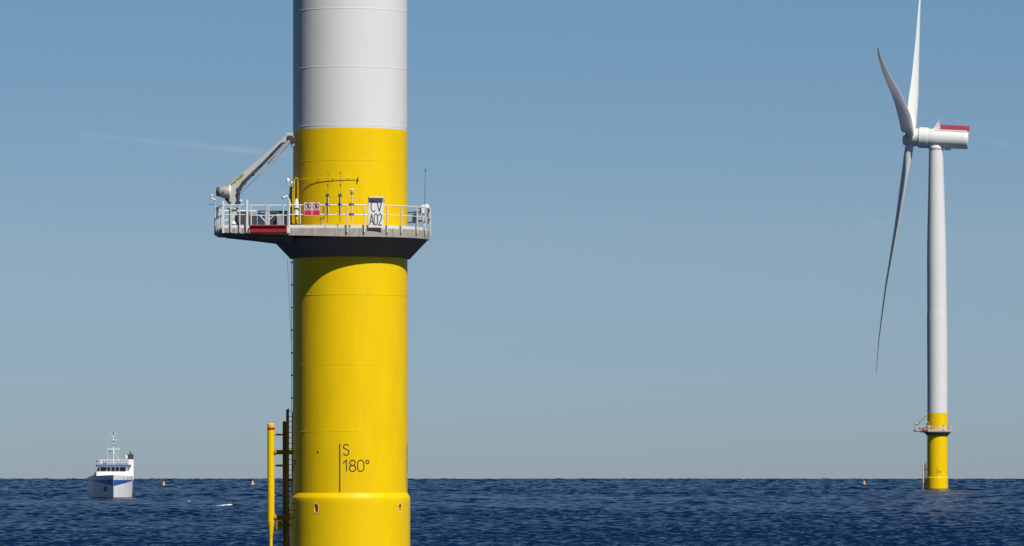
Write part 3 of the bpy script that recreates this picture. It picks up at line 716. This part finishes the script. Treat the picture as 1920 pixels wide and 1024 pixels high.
gn.part('cover', MB().loft([[(a0.x - .25, -.9, ZD + .75), (a0.x + .42, -.9, ZD + .75), (a0.x + .42, -.1, ZD + .75), (a0.x - .25, -.1, ZD + .75)],
                            [(a0.x - .2, -.8, ZD + 1.0), (a0.x + .30, -.8, ZD + .95), (a0.x + .30, -.2, ZD + .95), (a0.x - .2, -.2, ZD + 1.0)],
                            [(a0.x - .15, -.6, ZD + 1.28), (a0.x - .02, -.6, ZD + 1.22), (a0.x - .02, -.4, ZD + 1.22), (a0.x - .15, -.4, ZD + 1.28)]]), 'rust')
gn.part('tank', MB().box((a0.x + .05, -.5, ZD + .42), (.75, .8, .62), bev=.06), 'beige')
gn.part('motor', MB().tube((a0.x - 1.0, -.6, ZD + .9), (a0.x - .45, -.6, ZD + .9), .26, n=18), 'beige')
gn.part('motor_stand', MB().box((a0.x - .75, -.6, ZD + .36), (.55, .6, .68), bev=.04), 'steel')
gn.part('gauge', MB().tube((a0.x - .78, -1.0, ZD + .85), (a0.x - .78, -1.1, ZD + .85), .10, n=14), 'white_gloss')
for k in range(5):
    x = a0.x - 1.15 + k * .3
    gn.part('hose', MB().path([(x + .10 * math.sin(q * 2 + k), -1.1 + .08 * math.cos(q * 3), ZD + .06 + q * .2) for q in np.linspace(0, 4.6 - .3 * k, 10)], .035), 'black')
hr0 = P(455.5, 420, -2.9)
hr = NT('hose_reel', 'black hose reel standing just behind the tall white post left of the gate', 'hose reel', (hr0.x, -2.9, ZD), 'hose reels', 'dark speck of a hose reel on the distant wing')
hz = ZD + .62
hr.part('coil', MB().lathe([(.30, -.16), (.40, -.14), (.42, 0), (.40, .14), (.30, .16), (.28, 0)], 28, c=(hr0.x, -2.9, hz), axis=(.5, -1, 0), cap=False), 'black')
for o_ in (-.18, .18): hr.part('flange', MB().lathe([(.12, o_ - .015), (.47, o_ - .015), (.47, o_ + .015), (.12, o_ + .015)], 28, c=(hr0.x, -2.9, hz), axis=(.5, -1, 0)), 'steel')
hr.part('stand', MB().box((hr0.x, -2.9, ZD + .30), (.16, .5, .60), bev=.02), 'steel')
sk = NT('rope_bag', 'white sack with a dark number beside the hoses at the left', 'bag', P(438, 420, -3.6), 'sacks on platforms', 'white speck of a sack on the distant wing')
q0 = P(438, 420, -3.6)
sk.part('sack', MB().lathe([(.10, 0), (.16, .05), (.17, .25), (.12, .40), (.05, .46), (.08, .52)], 14, c=(q0.x, q0.y, ZD)), 'white_gloss')
sk.part('strap', MB().lathe([(.165, .20), (.18, .21), (.18, .26), (.165, .27)], 14, c=(q0.x, q0.y, ZD)), 'black')

# ------------------------------------------------------------------ crane
CY = -2.0
cb0 = P(438, 424, CY)
cn = NT('davit_crane', 'grey knuckle boom crane on the left end of the nearby platform', 'crane', (cb0.x, CY, ZD), 'platform cranes',
        'tiny grey crane on the left end of the distant platform')
ped = cn.part('pedestal', MB().lathe([(.34, 0), (.34, .06), (.26, .08), (.25, 1.2), (.34, 1.22), (.34, 1.32), (.22, 1.36)], 28, c=(P(437, 400, CY).x, CY, ZD)), 'boom')
cn.part('hatch', MB().box((P(437, 400, CY).x, CY - .26, ZD + .6), (.22, .04, .5), bev=.01), 'galv', ped)
# slewing column: slanted plates from the pedestal up to the pivot
def plate(pts, y0, y1): return MB().loft([[P(x, y, 0) * 1 + Vector((0, y0 - 0, 0)) for x, y in pts], [P(x, y, 0) + Vector((0, y1, 0)) for x, y in pts]])
def plate(pts, y0, y1):
    base = [P(x, y, CY) for x, y in pts]
    return MB().loft([[Vector((p.x, y0, p.z)) for p in base], [Vector((p.x, y1, p.z)) for p in base]])
cn.part('slewing_column', plate([(429, 384), (426, 375), (427, 366), (432, 352), (441, 350), (445, 358), (443, 366), (444.5, 384)], CY - .28, CY + .28), 'boom')
cn.part('column_rib', plate([(417, 367), (423, 366), (434, 381), (431, 386)], CY - .30, CY + .24), 'steel')
cn.part('slew_motor', MB().tube(P(446.5, 386, CY - .3), P(446.5, 352, CY - .3), .10, n=14).box(P(446.5, 363, CY - .3), (.22, .24, .16), bev=.03).box(P(446.5, 380, CY - .3), (.26, .24, .22), bev=.03), 'steel')
cn.part('work_lamp', MB().lathe([(.02, -.1), (.07, -.06), (.09, .04), (.05, .07)], 14, c=P(451.5, 377, CY - .3), axis=(1, -.5, .2)), 'white_gloss')
# winch drum housing
dc = P(429.5, 360.5, CY - .2); ax = Vector((-1, -.18, .04)).normalized()
dr_ = cn.part('winch_drum', MB().lathe([(.10, -.05), (.38, 0), (.38, .36), (.34, .42), (.30, .60), (.28, .62)], 32, c=dc, axis=ax), 'drum')
cn.part('drum_cap', MB().lathe([(.26, .62), (.28, .64), (.27, .74), (.18, .78)], 28, c=dc, axis=ax), 'steel', dr_)
cn.part('drum_flange', MB().lathe([(.38, -.06), (.42, -.05), (.42, .03), (.38, .04)], 32, c=dc, axis=ax), 'white_gloss', dr_)
cn.part('drum_mark', MB().box(dc + ax * .32 + Vector((-.02, -.385, 0)), (.08, .03, .1), bev=.01), 'rust', dr_)
# boom: tapered box, its shaded underside put in as a dark strip
bm_ = cn.part('boom', plate([(430.5, 352), (430.5, 345), (455.5, 323), (500, 287), (532, 257.5), (538, 253), (549.5, 251.5), (551, 258), (545, 264), (536, 266.5), (527, 268), (492, 304.5), (453.5, 341), (450.5, 346), (443, 361), (436, 362)], CY - .17, CY + .17), 'boom')
cn.part('underside_shade', plate([(451, 346), (453.8, 341.5), (492.3, 304.8), (527.5, 268.2), (535.5, 267), (530, 271), (496, 307.5), (457.5, 346), (449, 362.5), (441.5, 365), (444, 356)], CY - .175, CY + .13), 'steel', bm_)
cn.part('boom_tip_block', MB().box(P(544, 259, CY - .2), (.36, .16, .30), bev=.04).box(P(548, 265, CY - .15), (.24, .3, .26), bev=.05), 'steel', bm_)
cn.part('tip_bar', MB().tube(P(536.5, 251, CY - .1), P(550, 250.3, CY - .1), .035), 'galv', bm_)
cn.part('hook_block', MB().lathe([(.03, -.16), (.10, -.10), (.12, .05), (.05, .12)], 14, c=P(548.5, 271, CY - .1)), 'boom', bm_)
cn.part('jib', plate([(541, 263), (545, 265.5), (494.5, 327), (491.5, 329), (489, 328), (489, 326), (491.2, 323.8)], CY - .36, CY - .22), 'drum')
cn.part('jib_cylinder', MB().tube(P(538.5, 267, CY - .32), P(502, 308, CY - .32), .035, n=8), 'steel')
cn.part('hoist_cable', MB().path([P(546, 266, CY - .1), P(505, 311, CY - .1), P(470, 344, CY - .1), P(449, 364, CY - .1), P(441, 366, CY - .1)], .013, n=6), 'steel')
for px, py in ((526, 273), (509.5, 289.5), (494.5, 306.5), (489.5, 311.5), (475, 327.5), (459.5, 344)):
    cn.part('hose_loop', MB().path([P(px - 2.2 + 4.4 * (q / math.pi), py - 1.5 * (q / math.pi) + 3.0 * math.sin(q), CY - .2) for q in np.linspace(0, math.pi, 9)], .022), 'black')
# maker's name on a lime band along the boom
A1 = P(430.5, 345.8, CY); A2 = P(454.5, 324.7, CY); du = (A2 - A1).normalized(); dv_ = Vector((-du.z, 0, du.x)); Lb = (A2 - A1).length
def onboom(off): return lambda u, v: A1 + du * u + dv_ * (v - .155) + Vector((0, -.17 - off, 0))
mk = MB(); f = onboom(.006); mk.add([f(.03, -.03), f(Lb * .98, -.03), f(Lb * .98, .13), f(.03, .13)], [(0, 1, 2, 3)])
dec = cn.part('name_band', mk, 'lime', bm_)
mk = MB(); write(mk, 'PALFINGER', .06, -.01, .12, .024, onboom(.010), sx=Lb * .94 / (.12 * 5.4), step=.05)
cn.part('lettering', mk, 'ink', dec)

# ------------------------------------------------------------------ boat landing
PHI = R_(110); u_ = Vector((-math.sin(PHI), -math.cos(PHI), 0)); t_v = Vector((u_.y, -u_.x, 0))
if t_v.y > 0: t_v = -t_v
FA = P(508, 900, .5); FA = Vector((FA.x, .5, 0)); FB = Vector((P(533.5, 900, 2.7).x, 2.7, 0))
bl = NT('boat_landing', 'yellow tubular boat landing with red banded pipe left of the nearby tower', 'boat landing', (FA.x, .5, 0), 'boat landings',
        'small yellow boat landing at the left foot of the distant tower')
def zpx(py, dep=.5): return P(508, py, dep).z
zf = zpx(794)
def fender(F_, nm_, zt, w_=.215, m_='yellow'):
    return bl.part(nm_, MB().lathe([(w_, zf * 0 + 2.9), (w_, zt - .05), (w_ - .04, zt)], 28, c=(F_.x, F_.y, 0)).lathe([(.10, 1.9), (w_, 2.9)], 28, c=(F_.x, F_.y, 0), cap=False).lathe([(.10, -4), (.10, 1.9)], 28, c=(F_.x, F_.y, 0), cap=False), m_)
f1 = fender(FA, 'fender_pipe', zf)
f2 = fender(FB, 'fender_pipe', zpx(790, 2.7), .12, 'yellow_shaded')
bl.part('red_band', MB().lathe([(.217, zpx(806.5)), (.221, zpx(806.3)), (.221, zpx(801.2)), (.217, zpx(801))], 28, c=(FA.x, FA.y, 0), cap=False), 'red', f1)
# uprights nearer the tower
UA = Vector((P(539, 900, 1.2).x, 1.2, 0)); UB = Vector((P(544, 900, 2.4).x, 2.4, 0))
bl.part('upright', MB().tube((UA.x, UA.y, -4), (UA.x, UA.y, zpx(768, 1.2)), .085, n=14), 'yellow_shaded')
for py, r in ((815, .055), (848, .14), (873, .065), (929, .05), (970, .15)):
    zz_ = zpx(py)
    far_r = 3.45
    bl.part('strut', MB().path([(FA.x + .1, FA.y, zz_), (UA.x, UA.y, zz_), (-3.3, 1.0, zz_)] if py in (848, 970) else [(FA.x + .1, FA.y, zz_), (UA.x, UA.y, zz_)], r, n=14), 'yellow_shaded')
    if py in (848, 970): bl.part('strut_boss', MB().lathe([(.05, 0), (r + .05, .03), (r + .05, .16), (.05, .2)], 16, c=(FA.x + .12, FA.y, zz_), axis=(1, .2, 0)), 'yellow_shaded')
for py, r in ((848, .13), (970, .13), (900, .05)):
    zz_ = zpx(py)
    bl.part('strut', MB().path([(FB.x, FB.y, zz_), (-3.0, 1.75, zz_)], r, n=12), 'yellow_shaded')
bl.part('saddle_box', MB().box(P(523, 985, .7), (.34, .5, .55), bev=.04), 'yellow_shaded')
bl.part('strut', MB().tube(P(520, 985, .8), (-3.45, 1.1, zpx(985)), .10, n=12), 'yellow_shaded')
ld = NT('ladder', 'dark narrow access ladder climbing between the boat landing and the nearby tower', 'ladder', (P(541, 900, 1.5).x, 1.5, 0), 'access ladders', 'thin ladder at the left foot of the distant tower')
zt = zpx(766, 1.3); LA = Vector((P(541.5, 900, 1.35).x, 1.35, 0)); LBv = Vector((P(547.8, 900, 1.5).x, 1.5, 0))
LA = Vector((P(540.5, 900, 1.35).x, 1.35, 0))
for q in (LA, LBv): ld.part('stringer', MB().tube((q.x, q.y, -3), (q.x, q.y, zt if q is LA else zt - .2), .035 if q is LBv else .05, n=8), 'yellow_shaded')
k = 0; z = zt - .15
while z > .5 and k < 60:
    ld.part('rung', MB().tube((LA.x, LA.y, z), (LBv.x, LBv.y, z), .022, n=6), 'yellow_shaded'); z -= .33; k += 1
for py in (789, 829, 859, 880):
    ld.part('bracket', MB().tube((LBv.x, LBv.y, zpx(py)), (-3.3, 1.1, zpx(py)), .05, n=8), 'yellow_shaded')
# safety cable with clips down the shaded edge of the tower
ca = NT('safety_cable', 'thin safety cable with small clips running down the left edge of the nearby tower', 'cable', (P(547, 760, .4).x, .4, 10), 'safety cables', 'hairline cable down the left edge of the distant tower')
ca.part('cable', MB().tube((P(547, 770, .6).x, .6, zpx(770)), (P(546.5, 486, .6).x, .6, 18.9), .016, n=6), 'steel')
ca.part('stay_line', MB().tube(P(545.8, 640, .8), (P(539, 486, .8).x, .8, 18.95), .009, n=5), 'steel')
for k in range(7):
    zc = P(546, 492 + 42.4 * k, .6).z
    ca.part('clip', MB().box((P(547.4, 600, .6).x, .6, zc), (.13, .10, .09), bev=.02), 'steel')
ba = MB()

# ------------------------------------------------------------------ the far turbine: copies of everything, plus nacelle and rotor
for e, lab in near:
    c = copy_tree(e); c.location = e.location - O1 + O2; c['label'] = lab
    if e is wt.e: far_root = c
ZH = 121.6; HX = lean(118.4)
yaw = R_(-8.0); tilt = R_(3.0)
NM = Matrix.Translation((HX + .2, 0, ZH)) @ Matrix.Rotation(yaw, 4, 'Z')
def nac(v): return NM @ (Matrix.Rotation(tilt, 4, 'Y') @ Vector(v))
nbase = Vector((0, 0, 0))
def npart(name, mb, m, parent=None, angle=35):
    mb.v = [tuple(nac(v)) for v in mb.v]
    return mb.build(name, m, parent or far_root, nbase, angle)
# cylinder bodies along local X (rear = +X)
def xl(prof, n=64, c=(0, 0, 0)):
    return MB().lathe(prof, n, c=c, axis=(1, 0, 0))
nb = npart('nacelle', xl([(3.35, -3.0), (3.40, -2.9), (3.25, 0), (3.15, 9.6), (3.10, 10.5), (2.95, 10.85), (2.5, 11.0)], 72, c=(0, 0, -.15)), 'blade', angle=30)
npart('generator', xl([(3.2, -6.2), (3.45, -6.1), (3.58, -5.9), (3.58, -3.15), (3.45, -2.95)], 72), 'blade', nb, 30)
npart('roof_deck', MB().box((4.9, 0, 2.62), (11.4, 4.2, .7), bev=.15), 'blade', nb)
wdg = [(-1.6, 3.35), (1.1, 3.35), (1.15, 4.0), (.55, 6.1), (.2, 6.1), (-.9, 4.1)]
npart('weather_mast', MB().loft([[(x, -1.0, z - .35) for x, z in wdg], [(x, -.6, z - .35) for x, z in wdg]]).tube((.45, -.8, 5.6), (.45, -.8, 7.2), .06).tube((1.2, -.8, 3.4), (1.2, -.8, 6.4), .05), 'blade', nb)
for k in range(7):
    x0 = 1.35 + k * 1.38
    npart('hoist_railing_panel', MB().box((x0 + .66, -2.05, 3.85), (1.30, .07, 1.5), bev=.02), 'magenta', nb)
for k in range(8): npart('hoist_railing_post', MB().box((1.32 + k * 1.38, -2.03, 3.90), (.14, .14, 1.75)), 'rust', nb)
npart('hoist_railing_panel', MB().box((11.0, 0, 3.85), (.07, 4.0, 1.5), bev=.02), 'magenta', nb)
npart('hoist_railing_panel', MB().box((6.2, 2.05, 3.85), (9.6, .07, 1.5), bev=.02), 'magenta', nb)
npart('cooler', MB().box((4.0, 0, -3.6), (2.2, 1.6, .8), bev=.15), 'blade', nb)
npart('yaw_ring', MB().lathe([(2.55, -3.9), (2.62, -3.8), (2.62, -3.0), (2.4, -2.6)], 48), 'blade', nb)
hub = npart('hub', xl([(2.2, -11.6), (2.75, -11.3), (2.95, -10.5), (3.0, -8.5), (3.1, -6.6), (3.2, -6.25)], 64), 'blade', angle=30)
# rotor: blade centre lines, axial offset (metres, minus = away from the nacelle) by radius
HUBX = -8.9; LBL = 84.5
def blade(theta, axial, pitch, swap=1):
    """theta from straight up, positive away from the camera"""
    up_ = Vector((0, 0, 1)); back = Vector((0, 1, 0))
    span = up_ * math.cos(theta) + back * math.sin(theta)
    tang = -up_ * math.sin(theta) + back * math.cos(theta)
    axv = Vector((1, 0, 0))
    rr = [1.5, 2.8, 4.0, 6, 9, 13, 17, 21, 26, 32, 38, 45, 52, 59, 66, 72, 76, 79.5, 82, 83.7, LBL]
    rings = []
    for r in rr:
        x = r / LBL
        if r < 4.1: chord, tk = 2.9, 1.0
        else:
            q = min(1, (r - 4) / 10); q = q * q * (3 - 2 * q)
            chord = 2.9 + 2.7 * q if r < 18 else 5.6 * (1 - .87 * ((r - 18) / (LBL - 18)) ** 1.02)
            tk = 1.0 + (.36 - 1.0) * q if r < 18 else max(.16, .36 - .22 * (r - 18) / 40)
        if r > 81: chord *= max(.12, math.sqrt(max(0, 1 - ((r - 81) / 3.6) ** 2)))
        tw_ = pitch + R_(12) * (1 - min(1, x * 1.6)) ** 1.5
        off = np.interp(x, [p[0] for p in axial], [p[1] for p in axial])
        c = Vector((HUBX + off, 0, 0)) + span * r
        cd = tang * math.cos(tw_) * swap + axv * math.sin(tw_); nd = span.cross(cd)
        ring = []
        for i in range(28):
            a = 2 * math.pi * i / 28; cx = math.cos(a); s_ = math.sin(a)
            sh = 1 if tk > .95 else (1 - .55 * (1 - tk) * (1 - cx) / 1.0 * .9)   # thin trailing edge
            ring.append(c + cd * (chord * (cx * .5 + (0 if tk > .95 else -.18 * (1 - tk)))) + nd * (chord * tk * .5 * s_ * max(.08, sh)))
        rings.append(ring)
    b = npart('blade', MB().loft(rings), 'blade', angle=60)
    c = Vector((HUBX, 0, 0))
    npart('blade_root_collar', MB().lathe([(1.58, 1.9), (1.66, 2.0), (1.66, 3.0), (1.55, 3.05)], 40, c=c, axis=span), 'blade', b)
    return b
S2 = D2 / F
def axl(pts, theta):
    """pts: (radius fraction, sideways photo offset in px) -> offset along the axis"""
    out = []
    for x, dpx in pts:
        r = x * LBL; d = D2 + math.sin(theta) * r
        xrel = (1708 + dpx - 960) / F * d - (1708 - 960) / F * D2
        out.append((x, xrel - math.sin(theta) * r * math.sin(-yaw) - math.cos(theta) * r * math.sin(tilt)))
    return out
t1, t2, t3 = R_(48.0), R_(-73.0), R_(168.0)
blade(t1, axl([(0, 0), (.33, 9.0), (.66, 14.0), (.88, 16.5), (1, 19)], t1), R_(25))
blade(t2, axl([(0, 0), (.25, -10), (.48, -24), (.75, -48), (.9, -58), (1, -62)], t2), R_(27))
blade(t3, axl([(0, 0), (.34, -24), (.63, -47), (.84, -59.5), (1, -65)], t3), R_(15))

# ------------------------------------------------------------------ ship
DS = 1200.0; SS = DS / F; OS = Vector(((213 - 960) * SS, DS, -drop(DS)))
sh = Thing('survey_ship', 'white ship with blue bow chevron seen bow-on at the left', 'ship', (0, 0, 0), None, OS)
SHR = R_(5.7); sh.e.rotation_euler = (0, 0, SHR)
def Q(px, py, dep=0.0):
    d = DS + dep; wx = (px - 960) / F * d - OS.x
    return Vector(((wx + dep * math.sin(SHR)) / math.cos(SHR), dep, EYE + (HY - py) / F * d - OS.z))
def hb(t, z):
    B = 4.60 + .035 * min(z, 5.4); t0 = .30 * (5.4 - z) * .35
    x = max(0.0, (t - t0)) / 15.0
    return B * math.sin(math.pi / 2 * min(1, x)) ** .93 if x > 0 else 0.0
ST = [0, .3, .8, 1.5, 2.5, 4, 6, 8, 10, 12, 14, 16, 20, 26, 32, 38, 42]
def sheer(t): return 5.45 - min(1.0, t / 16) * .35
ZS = [-1.5, -.3, .0, .5, 1.2, 2.2, 3.0, 3.8, 4.35, 99]
rings = []
for t in ST:
    L_ = []; zs_ = [min(z, sheer(t)) if z == 99 else z for z in ZS]
    for z in zs_: L_.append((-max(hb(t, z), .02 + .0), t + .10 * 0, z))
    for z in reversed(zs_): L_.append((max(hb(t, z), .02), t, z))
    rings.append(L_)
hull = sh.part('hull', MB().loft(rings), 'hull', angle=25)
for s_ in (-1, 1):
    mb = MB(); n_ = 0; vs = []
    TT = [0.02] + [x for x in np.linspace(.35, 16, 26)] + [24, 36]
    for t in TT:
        zt_ = 4.33; hgt = max(.10, 1.35 * (1 - min(1, hb(t, 4) / 4.74)) ** .8) if t < 16 else .10
        for z in (zt_ - hgt, zt_): vs.append((s_ * (hb(t, z) + .03), t - .02, z))
    mb.add(vs, [(2 * i, 2 * i + 1, 2 * i + 3, 2 * i + 2) for i in range(len(TT) - 1)])
    sh.part('bow_chevron', mb, 'blue', hull)
    mb = MB(); vs = []
    for t in TT:
        for z in (-.2, .42): vs.append((s_ * (hb(t, z) + .03), t - .02, z))
    mb.add(vs, [(2 * i, 2 * i + 1, 2 * i + 3, 2 * i + 2) for i in range(len(TT) - 1)])
    sh.part('boot_stripe', mb, 'steel', hull)
def hull_disc(px, py, w_, h_, m, name, parent=hull, side=None):
    c = Q(px, py, 0); s_ = 1 if c.x > 0 else -1; x = abs(c.x); t = 0.0
    while hb(t, c.z) < x and t < 15: t += .05
    nrm = Vector((s_ * (hb(t, c.z) - hb(t - .3, c.z)) * 0 + s_ * .9, -.45, 0)).normalized()
    dz = (hb(t + .2, c.z) - hb(t - .2, c.z)) / .4; nrm = Vector((s_ * 1.0, -dz, 0)).normalized()
    rot = nrm.to_track_quat('Z', 'Y').to_matrix()
    wid = w_ / max(.3, abs(nrm.y))
    return sh.part(name, MB().box(Vector((s_ * x, t, c.z)), (h_, h_, .08), rot, bev=.02), m, parent)
ah = hull_disc(198.8, 915, .7, .95, 'steel', 'anchor_pocket')
q = Q(198.8, 917, 0); tt = 0
while hb(tt, q.z) < abs(q.x): tt += .05
sh.part('anchor', MB().tube((q.x - .10, tt - .15, q.z + .6), (q.x - .10, tt - .2, q.z - .35), .12).path([(q.x - .45, tt + .35, q.z - .1), (q.x - .2, tt - .1, q.z - .45), (q.x + .2, tt - .5, q.z - .1)], .13), 'black', hull)
for px in (184, 190, 197.5, 205, 220, 233, 240.5, 247): hull_disc(px, 898, .3, .24, 'steel', 'porthole')
for px, py in ((237, 907), (242, 906.5), (193, 926), (225, 927), (230, 926)): hull_disc(px, py, .2, .2, 'steel', 'draught_mark')
# superstructure
def qbox(px0, px1, py0, py1, t0, t1, bev=.06):
    a = Q(px0, py1, t0); b = Q(px1, py0, t0)
    return MB().box(((a.x + b.x) / 2, (t0 + t1) / 2, (a.z + b.z) / 2), (b.x - a.x, t1 - t0, b.z - a.z), bev=bev)
dh = sh.part('deck_house', qbox(181, 246, 884.5, 903, 11.5, 34), 'hull')
a = Q(187, 886, 12); b = Q(240, 873.5, 12)
br = sh.part('bridge', MB().loft([[(a.x, 12.6, a.z - .4), (b.x, 12.6, a.z - .4), (b.x, 22, a.z - .4), (a.x, 22, a.z - .4)],
                                  [(a.x, 12.2, b.z), (b.x, 12.2, b.z), (b.x, 22, b.z), (a.x, 22, b.z)]]), 'hull')
for x0, x1 in ((188.5, 199.8), (201.4, 207), (209, 215.5), (217, 223), (224.5, 235.5)):
    a = Q(x0, 883.5, 12); b = Q(x1, 876.2, 12)
    sh.part('bridge_window', MB().box(((a.x + b.x) / 2, 12.24, (a.z + b.z) / 2), (b.x - a.x, .12, b.z - a.z), bev=.03), 'glass', br)
sh.part('roof', qbox(182, 246, 871.3, 875, 11.6, 23), 'roofblue', br)
sh.part('wing_wall', qbox(236, 250.3, 874, 901, 16, 34), 'hull')
cas = sh.part('funnel_casing', qbox(240, 250.3, 861.5, 876, 22, 28), 'hull')
sh.part('funnel', qbox(240, 250.2, 851.5, 861.6, 22.5, 27.5), 'funnel', cas)
sh.part('exhaust', MB().tube(Q(244.5, 853, 24), Q(244.5, 846.5, 24), .13), 'black', cas)
sh.part('radome', MB().lathe([(.2, 0), (.32, .1), (.34, .5), (.28, .8), (.1, .95)], 20, c=Q(236.5, 861, 20)), 'white_gloss')
sh.part('dome_stand', MB().tube(Q(236.5, 871, 20), Q(236.5, 860.5, 20), .1), 'white_gloss')
# wing staircase and lifeboat davit on the shaded side
sh.part('stair', MB().tube(Q(180, 893, 13), Q(185.5, 876, 13), .16).tube(Q(186, 892, 13), Q(186, 876, 13), .10), 'steel')
sh.part('side_lamp', MB().box(Q(182, 865.3, 13), (.5, .3, .2), bev=.04), 'black')
for z_ in (867.5, 863.8, 861.5):
    sh.part('roof_rail', MB().path([Q(186, z_, 22), Q(186, z_, 12), Q(239, z_, 12), Q(239, z_, 22)], .035, n=6), 'white_gloss')
for k in range(11): sh.part('roof_rail_post', MB().tube(Q(186 + 5.3 * k, 871.5, 12), Q(186 + 5.3 * k, 861.3, 12), .04, n=6), 'white_gloss')
sh.part('roof_locker', qbox(194, 199, 866, 871, 13, 14), 'steel')
sh.part('roof_locker', qbox(222, 227, 865.5, 871, 13, 14), 'grey')
sh.part('roof_locker', qbox(189, 191.5, 861.5, 871, 14, 15), 'white_gloss')
# bow railing and stanchions on the left quarter
sh.part('bow_rail', MB().path([(-s * 0 - hb(t, 5.2) * 1.0, t, sheer(t) + .75) for t in (0.3, 1, 2, 4, 6, 9, 12, 15)], .03, n=6).path([(hb(t, 5.2), t, sheer(t) + .75) for s in (0,) for t in (.3, 1, 2, 4, 6, 9, 12, 15)], .03, n=6) if False else
        MB().path([(-hb(t, 5.2), t, sheer(t) + .6) for t in (8, 10, 12, 15, 18)], .035, n=6), 'white_gloss')
for px in (173.2, 176.5, 180): sh.part('bulwark_post', MB().tube(Q(px, 896, 16), Q(px + .3, 884.5 if px < 174 else 887, 16), .06, n=6), 'white_gloss')
sh.part('side_platform', qbox(171.5, 180, 891, 894, 15, 19), 'grey')
# mast
ms = sh.part('mast', MB().tube(Q(212.8, 871, 16), Q(212.8, 842, 16), .14).tube(Q(212.8, 842, 16), Q(212.8, 812, 16), .11, .08), 'white_gloss')
sh.part('mast_leg', MB().tube(Q(201, 868, 17), Q(212.8, 848, 16), .13), 'white_gloss', ms)
sh.part('mast_leg', MB().tube(Q(224, 868, 17), Q(212.8, 846, 16), .13), 'white_gloss', ms)
sh.part('yard', MB().box(Q(212.5, 842.5, 16), (2.9, .3, .22), bev=.04), 'white_gloss', ms)
sh.part('radar', MB().box(Q(206.5, 845.8, 15.5), (.42, .3, .25), bev=.05), 'black', ms)
sh.part('radar', MB().box(Q(214.5, 825, 15.7), (1.35, .2, .13), bev=.03), 'white_gloss', ms)
sh.part('yard', MB().box(Q(213, 813.2, 16), (1.8, .14, .10), bev=.02).box(Q(213, 818, 16), (1.0, .12, .08)), 'white_gloss', ms)
sh.part('antenna', MB().tube(Q(202.5, 842, 16), Q(202.3, 812, 16), .022, n=5).tube(Q(223, 842, 16), Q(223.3, 836, 16), .03, n=5).tube(Q(210.5, 813, 16), Q(210.5, 808.5, 16), .04, n=5).tube(Q(215, 813, 16), Q(215, 807.5, 16), .04, n=5), 'white_gloss', ms)
sh.part('masthead_light', MB().box(Q(212.8, 812, 15.9), (.22, .2, .6), bev=.04).box(Q(212.8, 835, 15.9), (.26, .2, .22), bev=.04).box(Q(212.8, 828, 15.9), (.3, .2, .16), bev=.04), 'steel', ms)
sh.part('rigging', MB().tube(Q(201.8, 868, 15), Q(202, 842, 16), .025, n=5).tube(Q(222.2, 868, 15), Q(222, 842, 16), .025, n=5), 'white_gloss', ms)

# ------------------------------------------------------------------ buoys
def sea_d(py):     # distance at which the water lies on photograph row py
    d = 500.0
    for _ in range(60): d = EYE / (((py - HY) / F) - d / (2 * RE))
    return d
def buoy(px, py, kind, label):
    d = sea_d(py); s = d / F; o = Vector(((px - 960) * s, d, -drop(d) + .25))
    th = Thing('marker_buoy', label, 'buoy', (0, 0, 0), 'marker buoys', o)
    if kind == 'pillar':
        th.part('float', MB().lathe([(.45, -.5), (.62, -.2), (.62, .45), (.5, .6)], 20), 'orange')
        th.part('tower', MB().lathe([(.48, .6), (.42, 1.5), (.30, 1.9)], 16), 'orange')
        th.part('lantern', MB().lathe([(.10, 1.9), (.13, 2.1), (.10, 2.35)], 12), 'steel')
    else:
        th.part('float', MB().lathe([(.6, -.5), (.95, -.2), (1.0, .15), (.85, .45)], 24), 'amber')
        th.part('tower', MB().lathe([(.62, .45), (.42, 1.3), (.22, 2.2)], 16), 'amber')
        th.part('lantern', MB().lathe([(.12, 2.2), (.15, 2.4), (.08, 2.7)], 12), 'steel')
        th.part('float_rim', MB().lathe([(.98, .12), (1.03, .16), (1.03, .26), (.95, .3)], 24), 'white_gloss')
    return th
buoy(307, 911.6, 'pillar', 'short upright yellow buoy between the ship and the tall tower')
buoy(473.7, 909.8, 'cone', 'orange conical buoy just left of the boat landing')
buoy(1620.3, 911, 'cone', 'orange conical buoy left of the distant wind turbine')

# ------------------------------------------------------------------ whitecaps
def whitecap(px, py, ln, hgt, label):
    d = sea_d(py); s = d / F; o = Vector(((px - 960) * s, d, -drop(d) + .25))
    rr = random.Random(int(px)); rings = []
    n = 22
    for i in range(n + 1):
        x = (i / n - .5) * ln; e = math.sin(math.pi * i / n) ** .6 * (.25 + .75 * (i / n) ** 1.4)
        h = hgt * e * rr.uniform(.7, 1.15) + .02; w_ = .7 * e + .05
        rings.append([(x, w_ * math.cos(a) + .3 * math.sin(i * .7), h * math.sin(a) * rr.uniform(.85, 1.1) + .18 * (i / n)) for a in np.linspace(0, 2 * math.pi, 9)[:-1]])
    ob = MB().loft(rings).build('whitecap', 'foam', None, (0, 0, 0)); ob.location = o
    return tag(ob, label, 'foam', None, 'stuff')
whitecap(421, 951.5, 2.7, .30, 'white breaking wave crest between the ship and the tower')
whitecap(354, 943, .45, .22, 'small fleck of foam left of the larger breaking crest')
